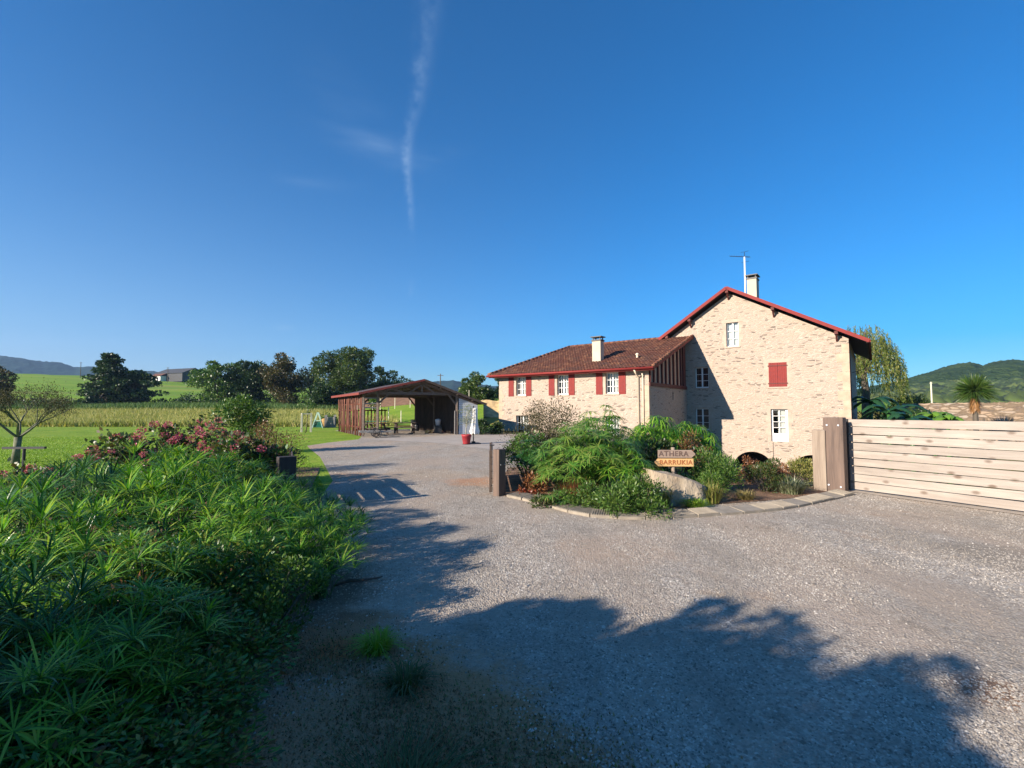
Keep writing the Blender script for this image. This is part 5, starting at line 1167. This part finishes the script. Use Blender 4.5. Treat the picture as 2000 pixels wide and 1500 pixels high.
def banana(loc, label, seed, mat, h=1.2, L=1.5, n=9):
    t = thing('banana_plant', label, 'banana plant', loc); rng = np.random.default_rng(seed)
    for i in range(n):
        an = i*2.4+rng.uniform(-.3, .3); o = Vector((math.cos(an), math.sin(an), 0)); sd = Vector((-o.y, o.x, 0)); l = L*rng.uniform(.7, 1.15); up = rng.uniform(.35, .9); V = []; m = 9
        for k in range(m+1):
            s = k/m; c = o*(l*s*.85)+Vector((0, 0, h*.7+l*up*s-l*.85*s*s)); w = .24*math.sin(math.pi*min(1, s*.9+.08))**.6
            for q in (-1, -.5, 0, .5, 1): V.append(tuple(c+sd*w*q+Vector((0, 0, -.10*abs(q)+.02*math.sin(k*3+q*4)))))
        F = [(k*5+j, k*5+j+1, (k+1)*5+j+1, (k+1)*5+j) for k in range(m) for j in range(4)]; npmesh('leaf', V, F, mat, t, True)
    b = MB(); b.tube([(0, 0, -3), (0, 0, h*.8)], [.14, .08], 8); b.build('stem', M['papdark'], t, True)
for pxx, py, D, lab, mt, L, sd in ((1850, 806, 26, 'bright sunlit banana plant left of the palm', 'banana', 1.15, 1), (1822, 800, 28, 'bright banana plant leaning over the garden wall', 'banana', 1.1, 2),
                         (1700, 775, 30, 'tall dark shaded banana plant against the side of the house', 'bananashade', 2.2, 3), (1735, 795, 27, 'dark shaded banana plant behind the tall gate post', 'bananashade', 1.9, 4), (1780, 806, 25, 'dark shaded low banana plant between the house and the sunlit ones', 'bananashade', 1.5, 5)):
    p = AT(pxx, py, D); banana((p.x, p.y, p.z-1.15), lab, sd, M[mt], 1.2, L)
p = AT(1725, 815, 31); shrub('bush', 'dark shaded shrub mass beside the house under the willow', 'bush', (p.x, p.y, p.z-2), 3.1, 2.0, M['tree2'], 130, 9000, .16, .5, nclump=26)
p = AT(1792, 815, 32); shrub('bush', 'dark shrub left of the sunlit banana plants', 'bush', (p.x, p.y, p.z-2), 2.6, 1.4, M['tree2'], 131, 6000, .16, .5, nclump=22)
p = AT(1770, 800, 48); shrub('bush', 'green bush behind the garden wall under the willow', 'bush', (p.x, p.y, p.z-2), 3.4, 2.4, M['tree1'], 132, 8000, .2, .5, nclump=22)
def palm():
    c = AT(1903, 768, 31); t = thing('palm_tree', 'spiky fan palm with brown dead skirt in front of the garden wall', 'palm tree', (c.x, c.y, 0)); rng = np.random.default_rng(3); z = c.z
    b = MB(); b.tube([(0, 0, -3), (0, 0, z*.5), (0, 0, z+.1)], [.16, .14, .16], 10); b.tube([(.6, .1, -3), (.62, .1, 1.0)], [.06, .05], 6); b.build('trunk', M['bark'], t, True)
    def fan(nf, lo, hi, R0, mat, name, seg=16):
        V = []; F = []
        for i in range(nf):
            an = rng.uniform(0, 6.28); el = rng.uniform(lo, hi); d = Vector((math.cos(an)*math.cos(el), math.sin(an)*math.cos(el), math.sin(el))); sd = Vector((-math.sin(an), math.cos(an), 0)); up = sd.cross(d)*-1; hub = d*R0*.42
            for k in range(seg):
                q = (k/(seg-1)-.5)*2.3; e = (d*math.cos(q)+sd*math.sin(q)).normalized(); w = up.cross(e).normalized()*.022; L = R0*.62*rng.uniform(.85, 1.1)*(1-.25*abs(q)); g = Vector((0, 0, -.12*L)); j = len(V)
                V += [hub-w*.4, hub+w*.4, hub+e*L*.6+w, hub+e*L*.6-w, hub+e*L+g+w*.1, hub+e*L+g-w*.1]; F += [(j, j+1, j+2, j+3), (j+3, j+2, j+4, j+5)]
            j = len(V); w = sd*.012; V += [-w, w, hub+w, hub-w]; F += [(j, j+1, j+2, j+3)]
        V = [tuple(Vector(v)+Vector((0, 0, z))) for v in V]; npmesh(name, V, F, mat, t)
    V = []; F = []
    for i in range(1500):
        d = Vector(rng.normal(0, 1, 3)); d.z += .35; d.normalize()
        if d.z < -.55: continue
        L = 1.2*rng.uniform(.7, 1.08); sd = d.cross(Vector(rng.normal(0, 1, 3))).normalized()*.02; a = d*.12; m_ = d*L*.6; e = d*L+Vector((0, 0, -.22*L*(1-abs(d.z)))); j = len(V)
        V += [tuple(q+Vector((0, 0, z+.1))) for q in (a-sd*.4, a+sd*.4, m_+sd, m_-sd, e+sd*.2, e-sd*.2)]; F += [(j, j+1, j+2, j+3), (j+3, j+2, j+4, j+5)]
    npmesh('crown', V, F, M['palm'], t)
    V = []; F = []
    for i in range(420):
        an = rng.uniform(0, 6.28); z0 = z-.15-rng.uniform(0, .7); r = .18; o = Vector((math.cos(an), math.sin(an), 0)); s = Vector((-o.y, o.x, 0))*.025; a = o*r*.6+Vector((0, 0, z0)); e = o*(r+rng.uniform(.02, .2))+Vector((0, 0, z0-rng.uniform(.3, .6))); j = len(V); V += [tuple(a-s), tuple(a+s), tuple(e+s*.4), tuple(e-s*.4)]; F.append((j, j+1, j+2, j+3))
    npmesh('skirt', V, F, M['skirt'], t)
palm()
# ------------------------------------------------------------------ trees to the left of and behind the camera (their shade falls on the drive)
for i, (x, y, h, r, lab) in enumerate(((-5.1, -.15, 2.65, .6, 'narrow garden tree outside the view beside the left bed'), (-4.7, -.85, 3.05, .72, 'small garden tree outside the view, the nearest to the left bed'), (-4.1, -1.6, 3.0, .85, 'second garden tree outside the view behind the viewer on the left'), (-3.3, -2.35, 2.62, .8, 'third garden tree outside the view behind the viewer'), (-2.6, -3.5, 2.5, 1.0, 'garden tree outside the view furthest behind the viewer'), (-4.6, -2.7, 2.6, 1.1, 'garden tree outside the view in the second row on the left'))):
    tree('garden_tree', lab, 'tree', (x, y, 0), h, r, M['tree1'], 310+i, trunk=(.6, .6, .55, .35, .3, .3)[i], nclump=44, nleaf=8500, leaf=.085, cr=.27)
# ------------------------------------------------------------------ haze: one closed box of thin air
def haze():
    b = MB(); b.b2((-2600, -300, -140), (2600, 2300, 330)); k = NT('haze_air'); v = k.n.new('ShaderNodeVolumePrincipled')
    v.inputs['Color'].default_value = (.42, .66, 1, 1); v.inputs['Density'].default_value = .00017; v.inputs['Anisotropy'].default_value = .1; k.l(v.outputs[0], k.out.inputs[1])
    o = b.build('haze', k.m); tag(o, kind='stuff')
haze()
